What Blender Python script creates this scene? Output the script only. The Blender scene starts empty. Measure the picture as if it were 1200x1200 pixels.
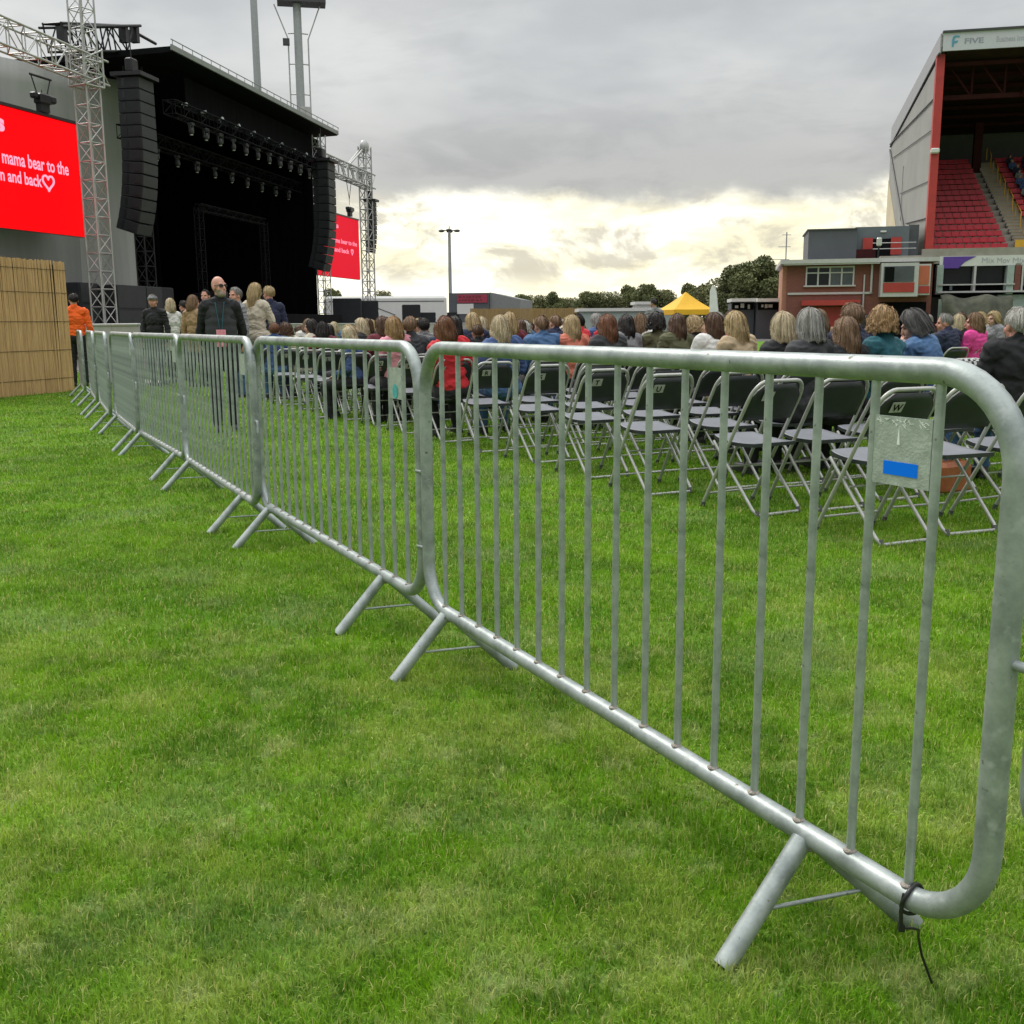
import bpy, math, random
import numpy as np
from mathutils import Vector, Matrix, Euler, noise
R = random.Random(7)
PI = math.pi
sc = bpy.context.scene
COL = sc.collection

# ------------------------------------------------------------------ camera
FPX, PITCH, ROLL, EYE = 1212.0, 0.1805, -0.00747, 1.16
cam = bpy.data.cameras.new('camera'); camo = bpy.data.objects.new('camera', cam); COL.objects.link(camo)
cam.sensor_width = 36; cam.lens = 36 * FPX / 1200; cam.clip_start = .05; cam.clip_end = 3000
camo.matrix_world = Matrix.Translation((0, 0, EYE)) @ Matrix.Rotation(PI/2 - PITCH, 4, 'X') @ Matrix.Rotation(ROLL, 4, 'Z')
sc.camera = camo

def ray(u, v):
    X, Y = u - 600, v - 600
    cr, sr = math.cos(ROLL), math.sin(ROLL)
    X, Y = X*cr + Y*sr, -X*sr + Y*cr
    c, s = math.cos(PITCH), math.sin(PITCH); up = -Y / FPX
    return Vector((X / FPX, c + up*s, -s + up*c))
def at_z(u, v, z=0.0):
    r = ray(u, v); t = (z - EYE) / r.z
    return Vector((r.x*t, r.y*t, z))
def at_y(u, v, y):
    r = ray(u, v); t = y / r.y
    return Vector((r.x*t, y, EYE + r.z*t))
def proj(p):
    x, y, z = p[0], p[1], p[2] - EYE
    c, s = math.cos(PITCH), math.sin(PITCH)
    d = y*c - z*s; v = -(z*c + y*s)
    X, Y = FPX*x/d, FPX*v/d
    cr, sr = math.cos(ROLL), math.sin(ROLL)
    return 600 + X*cr - Y*sr, 600 + X*sr + Y*cr
class Wall:
    """upright plane through P along direction d: measured photo points become (along, height)"""
    def __init__(self, P, d):
        self.P = Vector((P[0], P[1], 0)); self.d = Vector((d[0], d[1], 0)).normalized()
        self.n = Vector((self.d.y, -self.d.x, 0))          # towards the viewer for d pointing to the right
        self.rz = math.atan2(self.d.y, self.d.x)
    def sz(self, u, v):
        r = ray(u, v); C = Vector((0, 0, EYE))
        t = (self.P - C).dot(self.n) / r.dot(self.n)
        q = C + r*t
        return (q - self.P).dot(self.d), q.z
    def pt(self, s, z, out=0): return self.P + self.d*s + self.n*out + Vector((0, 0, z))

# ------------------------------------------------------------------ materials
def mat(name, col, rough=.6, metal=0.0, var=0.12, scale=6.0, bump=0.0, bscale=40.0, col2=None, spec=.5, stretch=None, emit=None, estr=0, coord='Object', detail=5):
    m = bpy.data.materials.new(name); m.use_nodes = True
    nt = m.node_tree; N = nt.nodes; L = nt.links; b = N['Principled BSDF']
    b.inputs['Roughness'].default_value = rough; b.inputs['Metallic'].default_value = metal
    b.inputs['Specular IOR Level'].default_value = spec
    tc = N.new('ShaderNodeTexCoord'); src = tc.outputs[coord]
    if stretch:
        mp = N.new('ShaderNodeMapping'); mp.inputs['Scale'].default_value = stretch
        L.new(src, mp.inputs['Vector']); src = mp.outputs[0]
    nz = N.new('ShaderNodeTexNoise'); nz.inputs['Scale'].default_value = scale; nz.inputs['Detail'].default_value = detail
    nz.inputs['Roughness'].default_value = .65
    L.new(src, nz.inputs['Vector'])
    rp = N.new('ShaderNodeValToRGB'); rp.color_ramp.elements[0].position = .3; rp.color_ramp.elements[1].position = .7
    c2 = col2 if col2 else tuple(min(1, c*(1+var)) for c in col)
    c1 = col if col2 else tuple(c*(1-var) for c in col)
    rp.color_ramp.elements[0].color = (*c1, 1); rp.color_ramp.elements[1].color = (*c2, 1)
    L.new(nz.outputs['Fac'], rp.inputs['Fac']); L.new(rp.outputs['Color'], b.inputs['Base Color'])
    if bump:
        n2 = N.new('ShaderNodeTexNoise'); n2.inputs['Scale'].default_value = bscale; n2.inputs['Detail'].default_value = 4
        L.new(src, n2.inputs['Vector'])
        bp = N.new('ShaderNodeBump'); bp.inputs['Strength'].default_value = bump; bp.inputs['Distance'].default_value = .02
        L.new(n2.outputs['Fac'], bp.inputs['Height']); L.new(bp.outputs[0], b.inputs['Normal'])
    if emit:
        b.inputs['Emission Color'].default_value = (*emit, 1); b.inputs['Emission Strength'].default_value = estr
    return m
def brick_mat(name):
    m = mat(name, (.19, .065, .05), .85, var=.2, scale=.8)
    nt = m.node_tree; N = nt.nodes; L = nt.links; b = N['Principled BSDF']
    br = N.new('ShaderNodeTexBrick'); br.inputs['Scale'].default_value = 4.0
    br.inputs['Color1'].default_value = (.21, .070, .052, 1); br.inputs['Color2'].default_value = (.15, .05, .04, 1); br.inputs['Mortar'].default_value = (.22, .16, .14, 1)
    br.inputs['Mortar Size'].default_value = .012; br.inputs['Brick Width'].default_value = .9; br.inputs['Row Height'].default_value = .3
    tc = N.new('ShaderNodeTexCoord'); mp = N.new('ShaderNodeMapping'); mp.inputs['Rotation'].default_value = (PI/2, 0, 0)
    L.new(tc.outputs['Object'], mp.inputs['Vector']); L.new(mp.outputs[0], br.inputs['Vector'])
    mx = N.new('ShaderNodeMixRGB'); mx.inputs['Fac'].default_value = .6
    L.new(N['Color Ramp'].outputs['Color'], mx.inputs[1]); L.new(br.outputs['Color'], mx.inputs[2]); L.new(mx.outputs[0], b.inputs['Base Color'])
    return m
M = {}
def matte(k, v=.08): M[k].node_tree.nodes['Principled BSDF'].inputs['Specular IOR Level'].default_value = v
def galv(name, light=1.0, streak=1.0):
    """hot dip galvanised tube: mottled zinc grey, white bloom and small dark scuffs"""
    m = mat(name, (.22*light, .25*light, .245*light), .46, .45, col2=(.40*light, .44*light, .43*light), scale=9, bump=.04, bscale=160)
    nt = m.node_tree; N = nt.nodes; L = nt.links; b = N['Principled BSDF']
    tc = N['Texture Coordinate']; N['Color Ramp'].color_ramp.elements[0].position = .36; N['Color Ramp'].color_ramp.elements[1].position = .62
    def noise_ramp(scale, p0, p1):
        n = N.new('ShaderNodeTexNoise'); n.inputs['Scale'].default_value = scale; n.inputs['Detail'].default_value = 7
        L.new(tc.outputs['Object'], n.inputs['Vector'])
        r = N.new('ShaderNodeValToRGB'); r.color_ramp.elements[0].position = p0; r.color_ramp.elements[1].position = p1
        L.new(n.outputs['Fac'], r.inputs['Fac']); return r
    r1 = noise_ramp(38, .58, .78); r2 = noise_ramp(55, .67, .73)
    m1 = N.new('ShaderNodeMixRGB'); m1.inputs[2].default_value = (.44, .465, .46, 1)
    L.new(r1.outputs['Color'], m1.inputs['Fac']); L.new(N['Color Ramp'].outputs['Color'], m1.inputs[1])
    m2 = N.new('ShaderNodeMixRGB'); m2.inputs[2].default_value = (.14, .13, .11, 1)
    L.new(r2.outputs['Color'], m2.inputs['Fac']); L.new(m1.outputs[0], m2.inputs[1]); L.new(m2.outputs[0], b.inputs['Base Color'])
    ro = N.new('ShaderNodeMapRange'); ro.inputs['To Min'].default_value = .44; ro.inputs['To Max'].default_value = .66
    L.new(r1.outputs['Color'], ro.inputs['Value']); L.new(ro.outputs[0], b.inputs['Roughness'])
    return m
M['galv'] = galv('galvanised_steel', 1.0)
M['galv_bar'] = galv('galvanised_bar', 1.05)
M['weld'] = mat('weld_bead', (.36, .32, .28), .7, .3, var=.35, scale=120, bump=.5, bscale=300)
M['plate'] = mat('galvanised_plate', (.30, .34, .30), .6, .3, col2=(.48, .53, .49), scale=45, bump=.15, bscale=200)
M['blue_sticker'] = mat('blue_sticker', (.002, .17, .86), .6, var=.05, spec=.1)
M['teal_sticker'] = mat('teal_sticker', (.05, .38, .40), .4, var=.3, scale=60)
M['scratch'] = mat('white_paint_mark', (.75, .77, .74), .6, var=.1)
M['black_plastic'] = mat('black_plastic', (.012, .012, .013), .35, var=.2)
M['rubber'] = mat('grey_rubber', (.09, .09, .09), .7)
M['chair_tube'] = mat('chair_tube_grey', (.42, .42, .40), .42, .35, var=.15, scale=14, bump=.05)
M['chair_seat'] = mat('chair_seat_plastic', (.155, .162, .185), .5, var=.12, scale=5, bump=.06, bscale=300)
M['chair_back'] = mat('chair_back_plastic', (.022, .026, .028), .5, var=.2, scale=8, bump=.05, bscale=200)
M['paper'] = mat('white_paper', (.40, .40, .38), .8, var=.15)
M['ink'] = mat('black_ink', (.01, .01, .01), .7)
M['black'] = mat('stage_black', (.006, .006, .007), .8, var=.4, scale=1.5, bump=.1, bscale=4)
M['black_cloth'] = mat('black_drape', (.005, .005, .006), .95, var=.5, scale=1, stretch=(6, 6, .3), bump=.3, bscale=3)
M['pa_side'] = mat('speaker_side', (.022, .023, .027), .55, var=.15, scale=4)
M['pa_front'] = mat('speaker_grille', (.038, .039, .041), .6, var=.12, scale=3, bump=.2, bscale=90)
M['alu'] = mat('aluminium_truss', (.42, .42, .41), .45, .4, var=.15, scale=4)
M['alu_dark'] = mat('dark_truss', (.022, .022, .024), .5, .3, var=.3)
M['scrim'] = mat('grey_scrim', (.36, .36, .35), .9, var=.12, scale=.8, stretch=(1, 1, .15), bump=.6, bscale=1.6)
M['scrim_dark'] = mat('dark_grey_scrim', (.25, .25, .245), .9, var=.15, scale=.8, stretch=(1, 1, .15), bump=.5, bscale=1.6)  # darker grey for the lower and narrow scrims
M['roof_edge'] = mat('pale_roof_trim', (.22, .225, .225), .6, var=.15, scale=1)
M['led'] = mat('red_led_screen', (.02, 0, 0), .5, var=0, emit=(1, .0, .003), estr=.78)
M['led2'] = mat('red_led_screen_far', (.02, 0, 0), .5, var=0, emit=(.86, .002, .025), estr=.66)
M['led_text'] = mat('lit_pink_lettering', (.02, .02, .02), .5, var=0, emit=(1, .42, .60), estr=.8)
M['led_text2'] = mat('lit_pink_lettering_far', (.02, .02, .02), .5, var=0, emit=(.9, .22, .32), estr=1.0)
M['bamboo'] = mat('bamboo_reed', (.36, .215, .09), .75, col2=(.70, .46, .22), scale=3.5, stretch=(14, 14, .5), bump=.2)
M['bamboo_dark'] = mat('bamboo_gap', (.08, .05, .02), .9)
M['white'] = mat('white_panel', (.62, .62, .60), .55, var=.06, scale=1)
M['white_metal'] = mat('white_frame', (.47, .46, .46), .5, var=.08)
M['red_steel'] = mat('red_steel', (.42, .035, .03), .5, var=.12, scale=2)
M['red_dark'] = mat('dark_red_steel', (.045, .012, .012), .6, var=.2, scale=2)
M['red_panel'] = mat('red_panel', (.38, .035, .028), .5, var=.12, scale=1.5)
M['orange_panel'] = mat('orange_red_panel', (.46, .12, .06), .6, var=.12, scale=1.5)
M['seat_red'] = mat('red_plastic_seat', (.48, .012, .03), .5, var=.25, scale=.9)
M['clad'] = mat('pale_cladding', (.24, .24, .225), .5, col2=(.32, .315, .29), scale=.4, spec=.5)
M['clad_warm'] = mat('translucent_cladding', (.50, .42, .26), .4, col2=(.62, .52, .33), scale=.5)
M['roof_side'] = mat('roof_side_sheet', (.33, .33, .34), .5, var=.1)
M['dark_line'] = mat('dark_joint', (.05, .05, .055), .6)
M['clad_joint'] = mat('cladding_joint_grey', (.12, .12, .12), .6)
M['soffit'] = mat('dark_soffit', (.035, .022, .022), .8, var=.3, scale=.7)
M['stand_back'] = mat('stand_back_wall', (.085, .085, .08), .8, var=.2, scale=.5)
M['fascia'] = mat('white_fascia', (.52, .52, .58), .5, var=.04)
M['logo'] = mat('teal_logo', (.08, .30, .42), .5)
M['logo_grey'] = mat('grey_lettering', (.27, .28, .34), .5)
M['logo_pale'] = mat('pale_lettering', (.36, .36, .42), .5)
M['concrete'] = mat('concrete', (.30, .28, .24), .85, var=.15, scale=2, bump=.2)
M['yellow'] = mat('yellow_paint', (.60, .33, .03), .6, var=.1)
M['brick'] = brick_mat('red_brick')
M['brick_pale'] = mat('pale_red_render', (.42, .20, .13), .8, var=.12)  # lighter reddish side face of the brick building
M['dark_clad'] = mat('dark_grey_cladding', (.075, .082, .095), .55, var=.08, scale=1)
M['mid_clad'] = mat('blue_grey_cladding', (.11, .13, .15), .5, var=.08, scale=1)
M['glass'] = mat('window_glass', (.012, .014, .016), .12, var=.3, scale=.6)
M['glass_pale'] = mat('window_glass_pale', (.08, .09, .10), .15, var=.3, scale=.6)
M['purple'] = mat('purple_banner', (.10, .04, .30), .6)
M['pale_green'] = mat('pale_green_frame', (.33, .40, .37), .6, var=.15)
M['tarp'] = mat('grey_green_tarp', (.035, .038, .028), .9, col2=(.12, .122, .09), scale=1.4, bump=.5, bscale=2)
M['gold'] = mat('gazebo_yellow', (.72, .40, .015), .7, var=.08, scale=2, bump=.1)
M['flag'] = mat('flag_white', (.82, .80, .82), .7, col2=(.66, .64, .68), scale=2)
M['bark'] = mat('bark', (.05, .04, .03), .9, var=.3)
M['wood_fence'] = mat('timber_fence', (.30, .20, .075), .8, var=.25, scale=2, stretch=(6, 6, .6))
M['pit'] = mat('pit_barrier_aluminium', (.40, .40, .40), .5, .3, var=.1, scale=3)
M['grey_roof'] = mat('grey_sheet_roof', (.20, .21, .21), .6, var=.1)
M['lens'] = mat('lamp_glass', (.5, .5, .48), .2)
M['mast'] = mat('pale_mast', (.33, .35, .35), .55, .3, var=.1)
M['lamp'] = mat('lit_lamp', (.8, .8, .75), .4, emit=(1, .95, .8), estr=.6)

for k_ in ('black', 'black_cloth', 'led', 'led2', 'led_text', 'led_text2', 'ink', 'soffit', 'red_dark', 'scrim', 'scrim_dark'): matte(k_)
for k_ in ('glass', 'glass_pale', 'pa_side', 'pa_front', 'fixture_'): 
    if k_ in M: matte(k_, .25)
def leaf_mat(name, a, b2):
    m = mat(name, a, .6, col2=b2, scale=.35, spec=.2)
    return m
M['leaf_a'] = leaf_mat('leaf_dark', (.095, .115, .050), (.19, .21, .085))
M['leaf_b'] = leaf_mat('leaf_olive', (.115, .125, .058), (.23, .235, .105))

# ------------------------------------------------------------------ mesh builder
class MB:
    def __init__(s): s.v = []; s.f = []; s.m = []; s.sm = []
    def add(s, vs, fs, mi=0, smooth=False, T=None):
        o = len(s.v)
        for p in vs:
            p = Vector(p)
            s.v.append(T @ p if T is not None else p)
        for f in fs: s.f.append([i + o for i in f]); s.m.append(mi); s.sm.append(smooth)
    def box(s, c, size, mi=0, rot=None, bev=0.0, T=None):
        x, y, z = [q/2 for q in size]
        A = Matrix.Translation(c)
        if rot is not None: A = A @ (rot.to_4x4() if isinstance(rot, Matrix) else Euler(rot).to_matrix().to_4x4())
        if T is not None: A = T @ A
        if bev <= 0:
            vs = [(-x, -y, -z), (x, -y, -z), (x, y, -z), (-x, y, -z), (-x, -y, z), (x, -y, z), (x, y, z), (-x, y, z)]
            fs = [(0, 3, 2, 1), (4, 5, 6, 7), (0, 1, 5, 4), (1, 2, 6, 5), (2, 3, 7, 6), (3, 0, 4, 7)]
            s.add(vs, fs, mi, False, A); return
        b = min(bev, x*.9, y*.9, z*.9); vs = []; fs = []
        loops = []
        for zz, ins in ((-z, b), (-z + b, 0), (z - b, 0), (z, b)):
            X, Y = x - ins, y - ins
            k = b if ins == 0 else b*.4
            lp = [(-X + k, -Y), (X - k, -Y), (X, -Y + k), (X, Y - k), (X - k, Y), (-X + k, Y), (-X, Y - k), (-X, -Y + k)]
            loops.append([(p[0], p[1], zz) for p in lp])
        for l in loops: vs += l
        for k in range(3):
            for i in range(8): fs.append((k*8 + i, k*8 + (i+1) % 8, (k+1)*8 + (i+1) % 8, (k+1)*8 + i))
        fs.append(tuple(range(7, -1, -1))); fs.append(tuple(range(24, 32)))
        s.add(vs, fs, mi, False, A)
    def bar(s, p, q, r, r2=None, n=8, mi=0, caps=True, smooth=True):
        s.tube([p, q], r, n, mi, caps=caps, smooth=smooth, r2=r2)
    def tube(s, pts, r, n=10, mi=0, closed=False, caps=True, smooth=True, r2=None):
        P = [Vector(p) for p in pts]; k = len(P); vs = []; fs = []
        prev = None
        for i, p in enumerate(P):
            if closed: t = (P[(i+1) % k] - P[i-1]).normalized()
            else: t = (P[min(i+1, k-1)] - P[max(i-1, 0)]).normalized()
            if prev is None:
                a = Vector((0, 0, 1)) if abs(t.z) < .9 else Vector((1, 0, 0))
                nx = t.cross(a).normalized()
            else:
                nx = (prev - t*prev.dot(t)).normalized()
            prev = nx; ny = t.cross(nx)
            rr = r if r2 is None else r + (r2 - r)*i/(k-1)
            for j in range(n):
                a = 2*PI*j/n; vs.append(p + (nx*math.cos(a) + ny*math.sin(a))*rr)
        m = k if closed else k-1
        for i in range(m):
            for j in range(n):
                a, b = i*n + j, i*n + (j+1) % n; c, d = ((i+1) % k)*n + (j+1) % n, ((i+1) % k)*n + j
                fs.append((a, b, c, d))
        s.add(vs, fs, mi, smooth)
        if caps and not closed:
            s.add(vs[:n], [tuple(range(n-1, -1, -1))], mi); s.add(vs[-n:], [tuple(range(n))], mi)
    def ell(s, c, r, T=None, n=16, m=10, mi=0, smooth=True):
        A = Matrix.Translation(c)
        if T is not None: A = T @ A
        vs = [(0, 0, r[2])]; fs = []
        for i in range(1, m):
            th = PI*i/m
            for j in range(n):
                a = 2*PI*j/n; vs.append((r[0]*math.sin(th)*math.cos(a), r[1]*math.sin(th)*math.sin(a), r[2]*math.cos(th)))
        vs.append((0, 0, -r[2])); L = len(vs)-1
        for j in range(n): fs.append((0, 1+j, 1+(j+1) % n)); fs.append((L, 1+(m-2)*n+(j+1) % n, 1+(m-2)*n+j))
        for i in range(m-2):
            for j in range(n): fs.append((1+i*n+j, 1+(i+1)*n+j, 1+(i+1)*n+(j+1) % n, 1+i*n+(j+1) % n))
        s.add(vs, fs, mi, smooth, A)
    def prism(s, poly, d0, d1, axis='y', mi=0, T=None):
        """closed polygon in (x,z) [axis y] or (y,z) [axis x] or (x,y) [axis z], from d0 to d1"""
        def P(a, b, d): return {'y': (a, d, b), 'x': (d, a, b), 'z': (a, b, d)}[axis]
        n = len(poly); vs = [P(a, b, d0) for a, b in poly] + [P(a, b, d1) for a, b in poly]
        fs = [tuple(range(n)), tuple(range(2*n-1, n-1, -1))] + [(i, i+n, (i+1) % n+n, (i+1) % n) for i in range(n)]
        s.add(vs, fs, mi, False, T)
    def mesh(s, name, mats):
        me = bpy.data.meshes.new(name)
        me.from_pydata([tuple(v) for v in s.v], [], s.f)
        for m in mats: me.materials.append(m)
        me.polygons.foreach_set('material_index', s.m); me.polygons.foreach_set('use_smooth', s.sm)
        import bmesh
        bm = bmesh.new(); bm.from_mesh(me); bmesh.ops.recalc_face_normals(bm, faces=bm.faces); bm.to_mesh(me); bm.free()
        me.update(); return me
    def build(s, name, mats, parent=None, **kw):
        if not isinstance(mats, (list, tuple)): mats = [mats]
        o = bpy.data.objects.new(name, s.mesh(name, mats)); COL.objects.link(o)
        if parent is not None: o.parent = parent
        for k, v in kw.items(): o[k] = v
        return o
def link(name, me, parent=None, mats=None):
    o = bpy.data.objects.new(name, me); COL.objects.link(o)
    if parent is not None: o.parent = parent
    if mats:
        for i, m in enumerate(mats):
            if m is not None:
                o.material_slots[i].link = 'OBJECT'; o.material_slots[i].material = m
    return o
def thing(name, label, cat, loc=(0, 0, 0), rz=0.0, group=None):
    o = bpy.data.objects.new(name, None); COL.objects.link(o); o.empty_display_size = .2
    o.location = loc; o.rotation_euler = (0, 0, rz); o['label'] = label; o['category'] = cat
    if group: o['group'] = group
    return o
def tag(o, label, cat, group=None):
    o['label'] = label; o['category'] = cat
    if group: o['group'] = group
    return o
def copy_thing(root, loc, rz, label, group=None):
    r = root.copy(); COL.objects.link(r); r.location = loc; r.rotation_euler = (0, 0, rz); r['label'] = label
    if group: r['group'] = group
    for ch in list(root.children):
        c = ch.copy(); COL.objects.link(c); c.parent = r
        for g in list(ch.children):
            d = g.copy(); COL.objects.link(d); d.parent = c
    return r
def lattice(mb, A, B, w, h, bay, r, rd, up=Vector((0, 0, 1)), mi=0, n=6):
    """four chord box truss from A to B with zigzag diagonals on its faces"""
    A, B = Vector(A), Vector(B); t = (B-A).normalized(); L = (B-A).length
    if abs(t.dot(up)) > .95: up = Vector((.3, 1, 0)).normalized()
    sx = t.cross(up).normalized(); uy = sx.cross(t).normalized()
    cs = [(-w/2, -h/2), (w/2, -h/2), (w/2, h/2), (-w/2, h/2)]
    for a, b in cs: mb.bar(A + sx*a + uy*b, B + sx*a + uy*b, r, n=n, mi=mi)
    k = max(1, round(L/bay))
    for f in range(4):
        c0, c1 = cs[f], cs[(f+1) % 4]
        for i in range(k):
            p = A + t*(L*i/k); q = A + t*(L*(i+1)/k)
            if (i + f) % 2: c0, c1 = c0, c1
            a, b = (c0, c1) if i % 2 else (c1, c0)
            mb.bar(p + sx*a[0] + uy*a[1], q + sx*b[0] + uy*b[1], rd, n=4, mi=mi, caps=False)
            mb.bar(p + sx*a[0] + uy*a[1], p + sx*b[0] + uy*b[1], rd, n=4, mi=mi, caps=False)
def text_mesh(s, size, mi_mat, depth=.004, bold=0.0, align='LEFT'):
    cu = bpy.data.curves.new('lettering', 'FONT'); cu.body = s; cu.size = size; cu.extrude = depth; cu.offset = bold
    cu.align_x = align; cu.resolution_u = 3
    o = bpy.data.objects.new('lettering', cu); COL.objects.link(o)
    dg = bpy.context.evaluated_depsgraph_get()
    me = bpy.data.meshes.new_from_object(o.evaluated_get(dg)); bpy.data.objects.remove(o); bpy.data.curves.remove(cu)
    me.materials.clear(); me.materials.append(mi_mat); return me
def place_text(s, size, m, parent, org, xdir=(1, 0, 0), up=(0, 0, 1), depth=.004, bold=0, width=None, name='lettering', align='LEFT'):
    me = text_mesh(s, size, m, depth, bold, align)
    xs = [v.co.x for v in me.vertices]
    k = 1.0
    if width: k = width / (max(xs) - min(xs))
    x = Vector(xdir).normalized(); y = Vector(up).normalized(); z = x.cross(y)
    A = Matrix(((x.x*k, y.x, z.x, org[0]), (x.y*k, y.y, z.y, org[1]), (x.z*k, y.z, z.z, org[2]), (0, 0, 0, 1)))
    me.transform(A)
    return link(name, me, parent)
ORD = ['zeroth', 'first', 'second', 'third', 'fourth', 'fifth', 'sixth', 'seventh', 'eighth', 'ninth', 'tenth', 'eleventh', 'twelfth', 'thirteenth',
       'fourteenth', 'fifteenth', 'sixteenth', 'seventeenth', 'eighteenth', 'nineteenth', 'twentieth', 'twenty-first', 'twenty-second', 'twenty-third', 'twenty-fourth',
       'twenty-fifth', 'twenty-sixth', 'twenty-seventh', 'twenty-eighth', 'twenty-ninth', 'thirtieth', 'thirty-first', 'thirty-second', 'thirty-third', 'thirty-fourth', 'thirty-fifth',
       'thirty-sixth', 'thirty-seventh', 'thirty-eighth', 'thirty-ninth', 'fortieth']

# ------------------------------------------------------------------ sky and sun
SUN_EL, SUN_AZ = math.radians(48), math.radians(-38)      # azimuth from +Y towards +X
w = bpy.data.worlds.new('World'); sc.world = w; w.use_nodes = True
nt = w.node_tree; N = nt.nodes; L = nt.links
bg = N['Background']; bg.inputs['Strength'].default_value = .1
sky = N.new('ShaderNodeTexSky'); sky.sky_type = 'NISHITA'; sky.sun_disc = False; sky.sun_elevation = SUN_EL; sky.sun_rotation = SUN_AZ
tc = N.new('ShaderNodeTexCoord')
def math_node(op, a=None, b=None, clamp=False):
    n = N.new('ShaderNodeMath'); n.operation = op; n.use_clamp = clamp
    for i, x in enumerate((a, b)):
        if x is None: continue
        if isinstance(x, (int, float)): n.inputs[i].default_value = x
        else: L.new(x, n.inputs[i])
    return n.outputs[0]
def mixc(fac, a, b):
    n = N.new('ShaderNodeMixRGB')
    for i, x in enumerate((fac, a, b)):
        if isinstance(x, (int, float)): n.inputs[i].default_value = x
        elif isinstance(x, tuple): n.inputs[i].default_value = (*x, 1)
        else: L.new(x, n.inputs[i])
    return n.outputs[0]
def maprange(v, a, b, c=0.0, d=1.0, smooth=True):
    n = N.new('ShaderNodeMapRange'); n.interpolation_type = 'SMOOTHSTEP' if smooth else 'LINEAR'
    L.new(v, n.inputs['Value'])
    for k, x in zip(('From Min', 'From Max', 'To Min', 'To Max'), (a, b, c, d)): n.inputs[k].default_value = x
    return n.outputs[0]
def wnoise(scale_vec, scale, detail=6, rough=.55, loc=(0, 0, 0), dist=0.0):
    mp = N.new('ShaderNodeMapping'); mp.inputs['Scale'].default_value = scale_vec; mp.inputs['Location'].default_value = loc
    L.new(tc.outputs['Generated'], mp.inputs['Vector'])
    n = N.new('ShaderNodeTexNoise'); n.inputs['Scale'].default_value = scale; n.inputs['Detail'].default_value = detail; n.inputs['Roughness'].default_value = rough
    n.inputs['Distortion'].default_value = dist
    L.new(mp.outputs[0], n.inputs['Vector']); return n.outputs['Fac']
sep = N.new('ShaderNodeSeparateXYZ'); L.new(tc.outputs['Generated'], sep.inputs[0])
Z = sep.outputs['Z']; Xd = sep.outputs['X']
n_big = wnoise((1, 1, 2.6), 2.6, 5, .5, (3.1, .4, .7))
n_mid = wnoise((1, 1, 3.4), 7.0, 7, .58, (1.3, 2.2, .2), .3)
n_edge = wnoise((1, 1, 1.4), 9.0, 7, .6, (.2, .9, 0))
n_puff = wnoise((1, 1, 2.1), 10.5, 9, .6, (5.55, 1.7, 2.4), .35)
# upper overcast
g = mixc(maprange(n_big, .40, .62), (.405, .418, .424), (.56, .565, .552))
g = mixc(maprange(math_node('MULTIPLY', n_mid, 1.0), .45, .72, 0, .42), g, (.355, .36, .362))
g = mixc(maprange(Z, .10, .24, .9, 0.0), g, mixc(maprange(n_mid, .4, .65), (.41, .402, .38), (.31, .306, .294)))
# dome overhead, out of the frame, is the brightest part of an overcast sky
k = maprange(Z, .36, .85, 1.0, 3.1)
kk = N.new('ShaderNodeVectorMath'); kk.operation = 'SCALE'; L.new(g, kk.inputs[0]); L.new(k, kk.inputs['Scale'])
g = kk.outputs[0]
# clear bright strip above the horizon in front, with torn lower edge of the cloud deck
edge = math_node('ADD', Z, math_node('MULTIPLY', math_node('SUBTRACT', n_edge, .5), .055))
edge = math_node('ADD', edge, math_node('MULTIPLY', Xd, .025))
strip = maprange(edge, .104, .128, 1.0, 0.0)
front = maprange(sep.outputs['Y'], .35, .8)
side = math_node('MULTIPLY', maprange(Xd, -.42, -.14), front)
strip = math_node('MULTIPLY', strip, math_node('MULTIPLY', side, maprange(Xd, .55, .75, 1, .4)))
glow = mixc(maprange(n_mid, .35, .62), (1.2, 1.16, .96), (.90, .83, .57))
puff = maprange(n_puff, .45, .60, 0, .85)
puff = math_node('MULTIPLY', puff, maprange(Z, .02, .05))
glow = mixc(puff, glow, (.47, .44, .36))
g = mixc(strip, g, glow)
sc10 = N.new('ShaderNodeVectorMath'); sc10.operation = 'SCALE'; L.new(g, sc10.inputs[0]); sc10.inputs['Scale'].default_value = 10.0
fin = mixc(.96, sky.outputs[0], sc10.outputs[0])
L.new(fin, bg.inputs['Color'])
sun = bpy.data.lights.new('sun', 'SUN'); sun.energy = 1.5; sun.angle = math.radians(20); sun.color = (1, .96, .88)
suno = bpy.data.objects.new('sun', sun); COL.objects.link(suno)
sdir = Vector((math.sin(SUN_AZ)*math.cos(SUN_EL), math.cos(SUN_AZ)*math.cos(SUN_EL), math.sin(SUN_EL)))
suno.rotation_euler = sdir.to_track_quat('Z', 'Y').to_euler()
vs_ = sc.view_settings; vs_.view_transform = 'Standard'; vs_.look = 'None'; vs_.exposure = .45; vs_.gamma = 1

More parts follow.
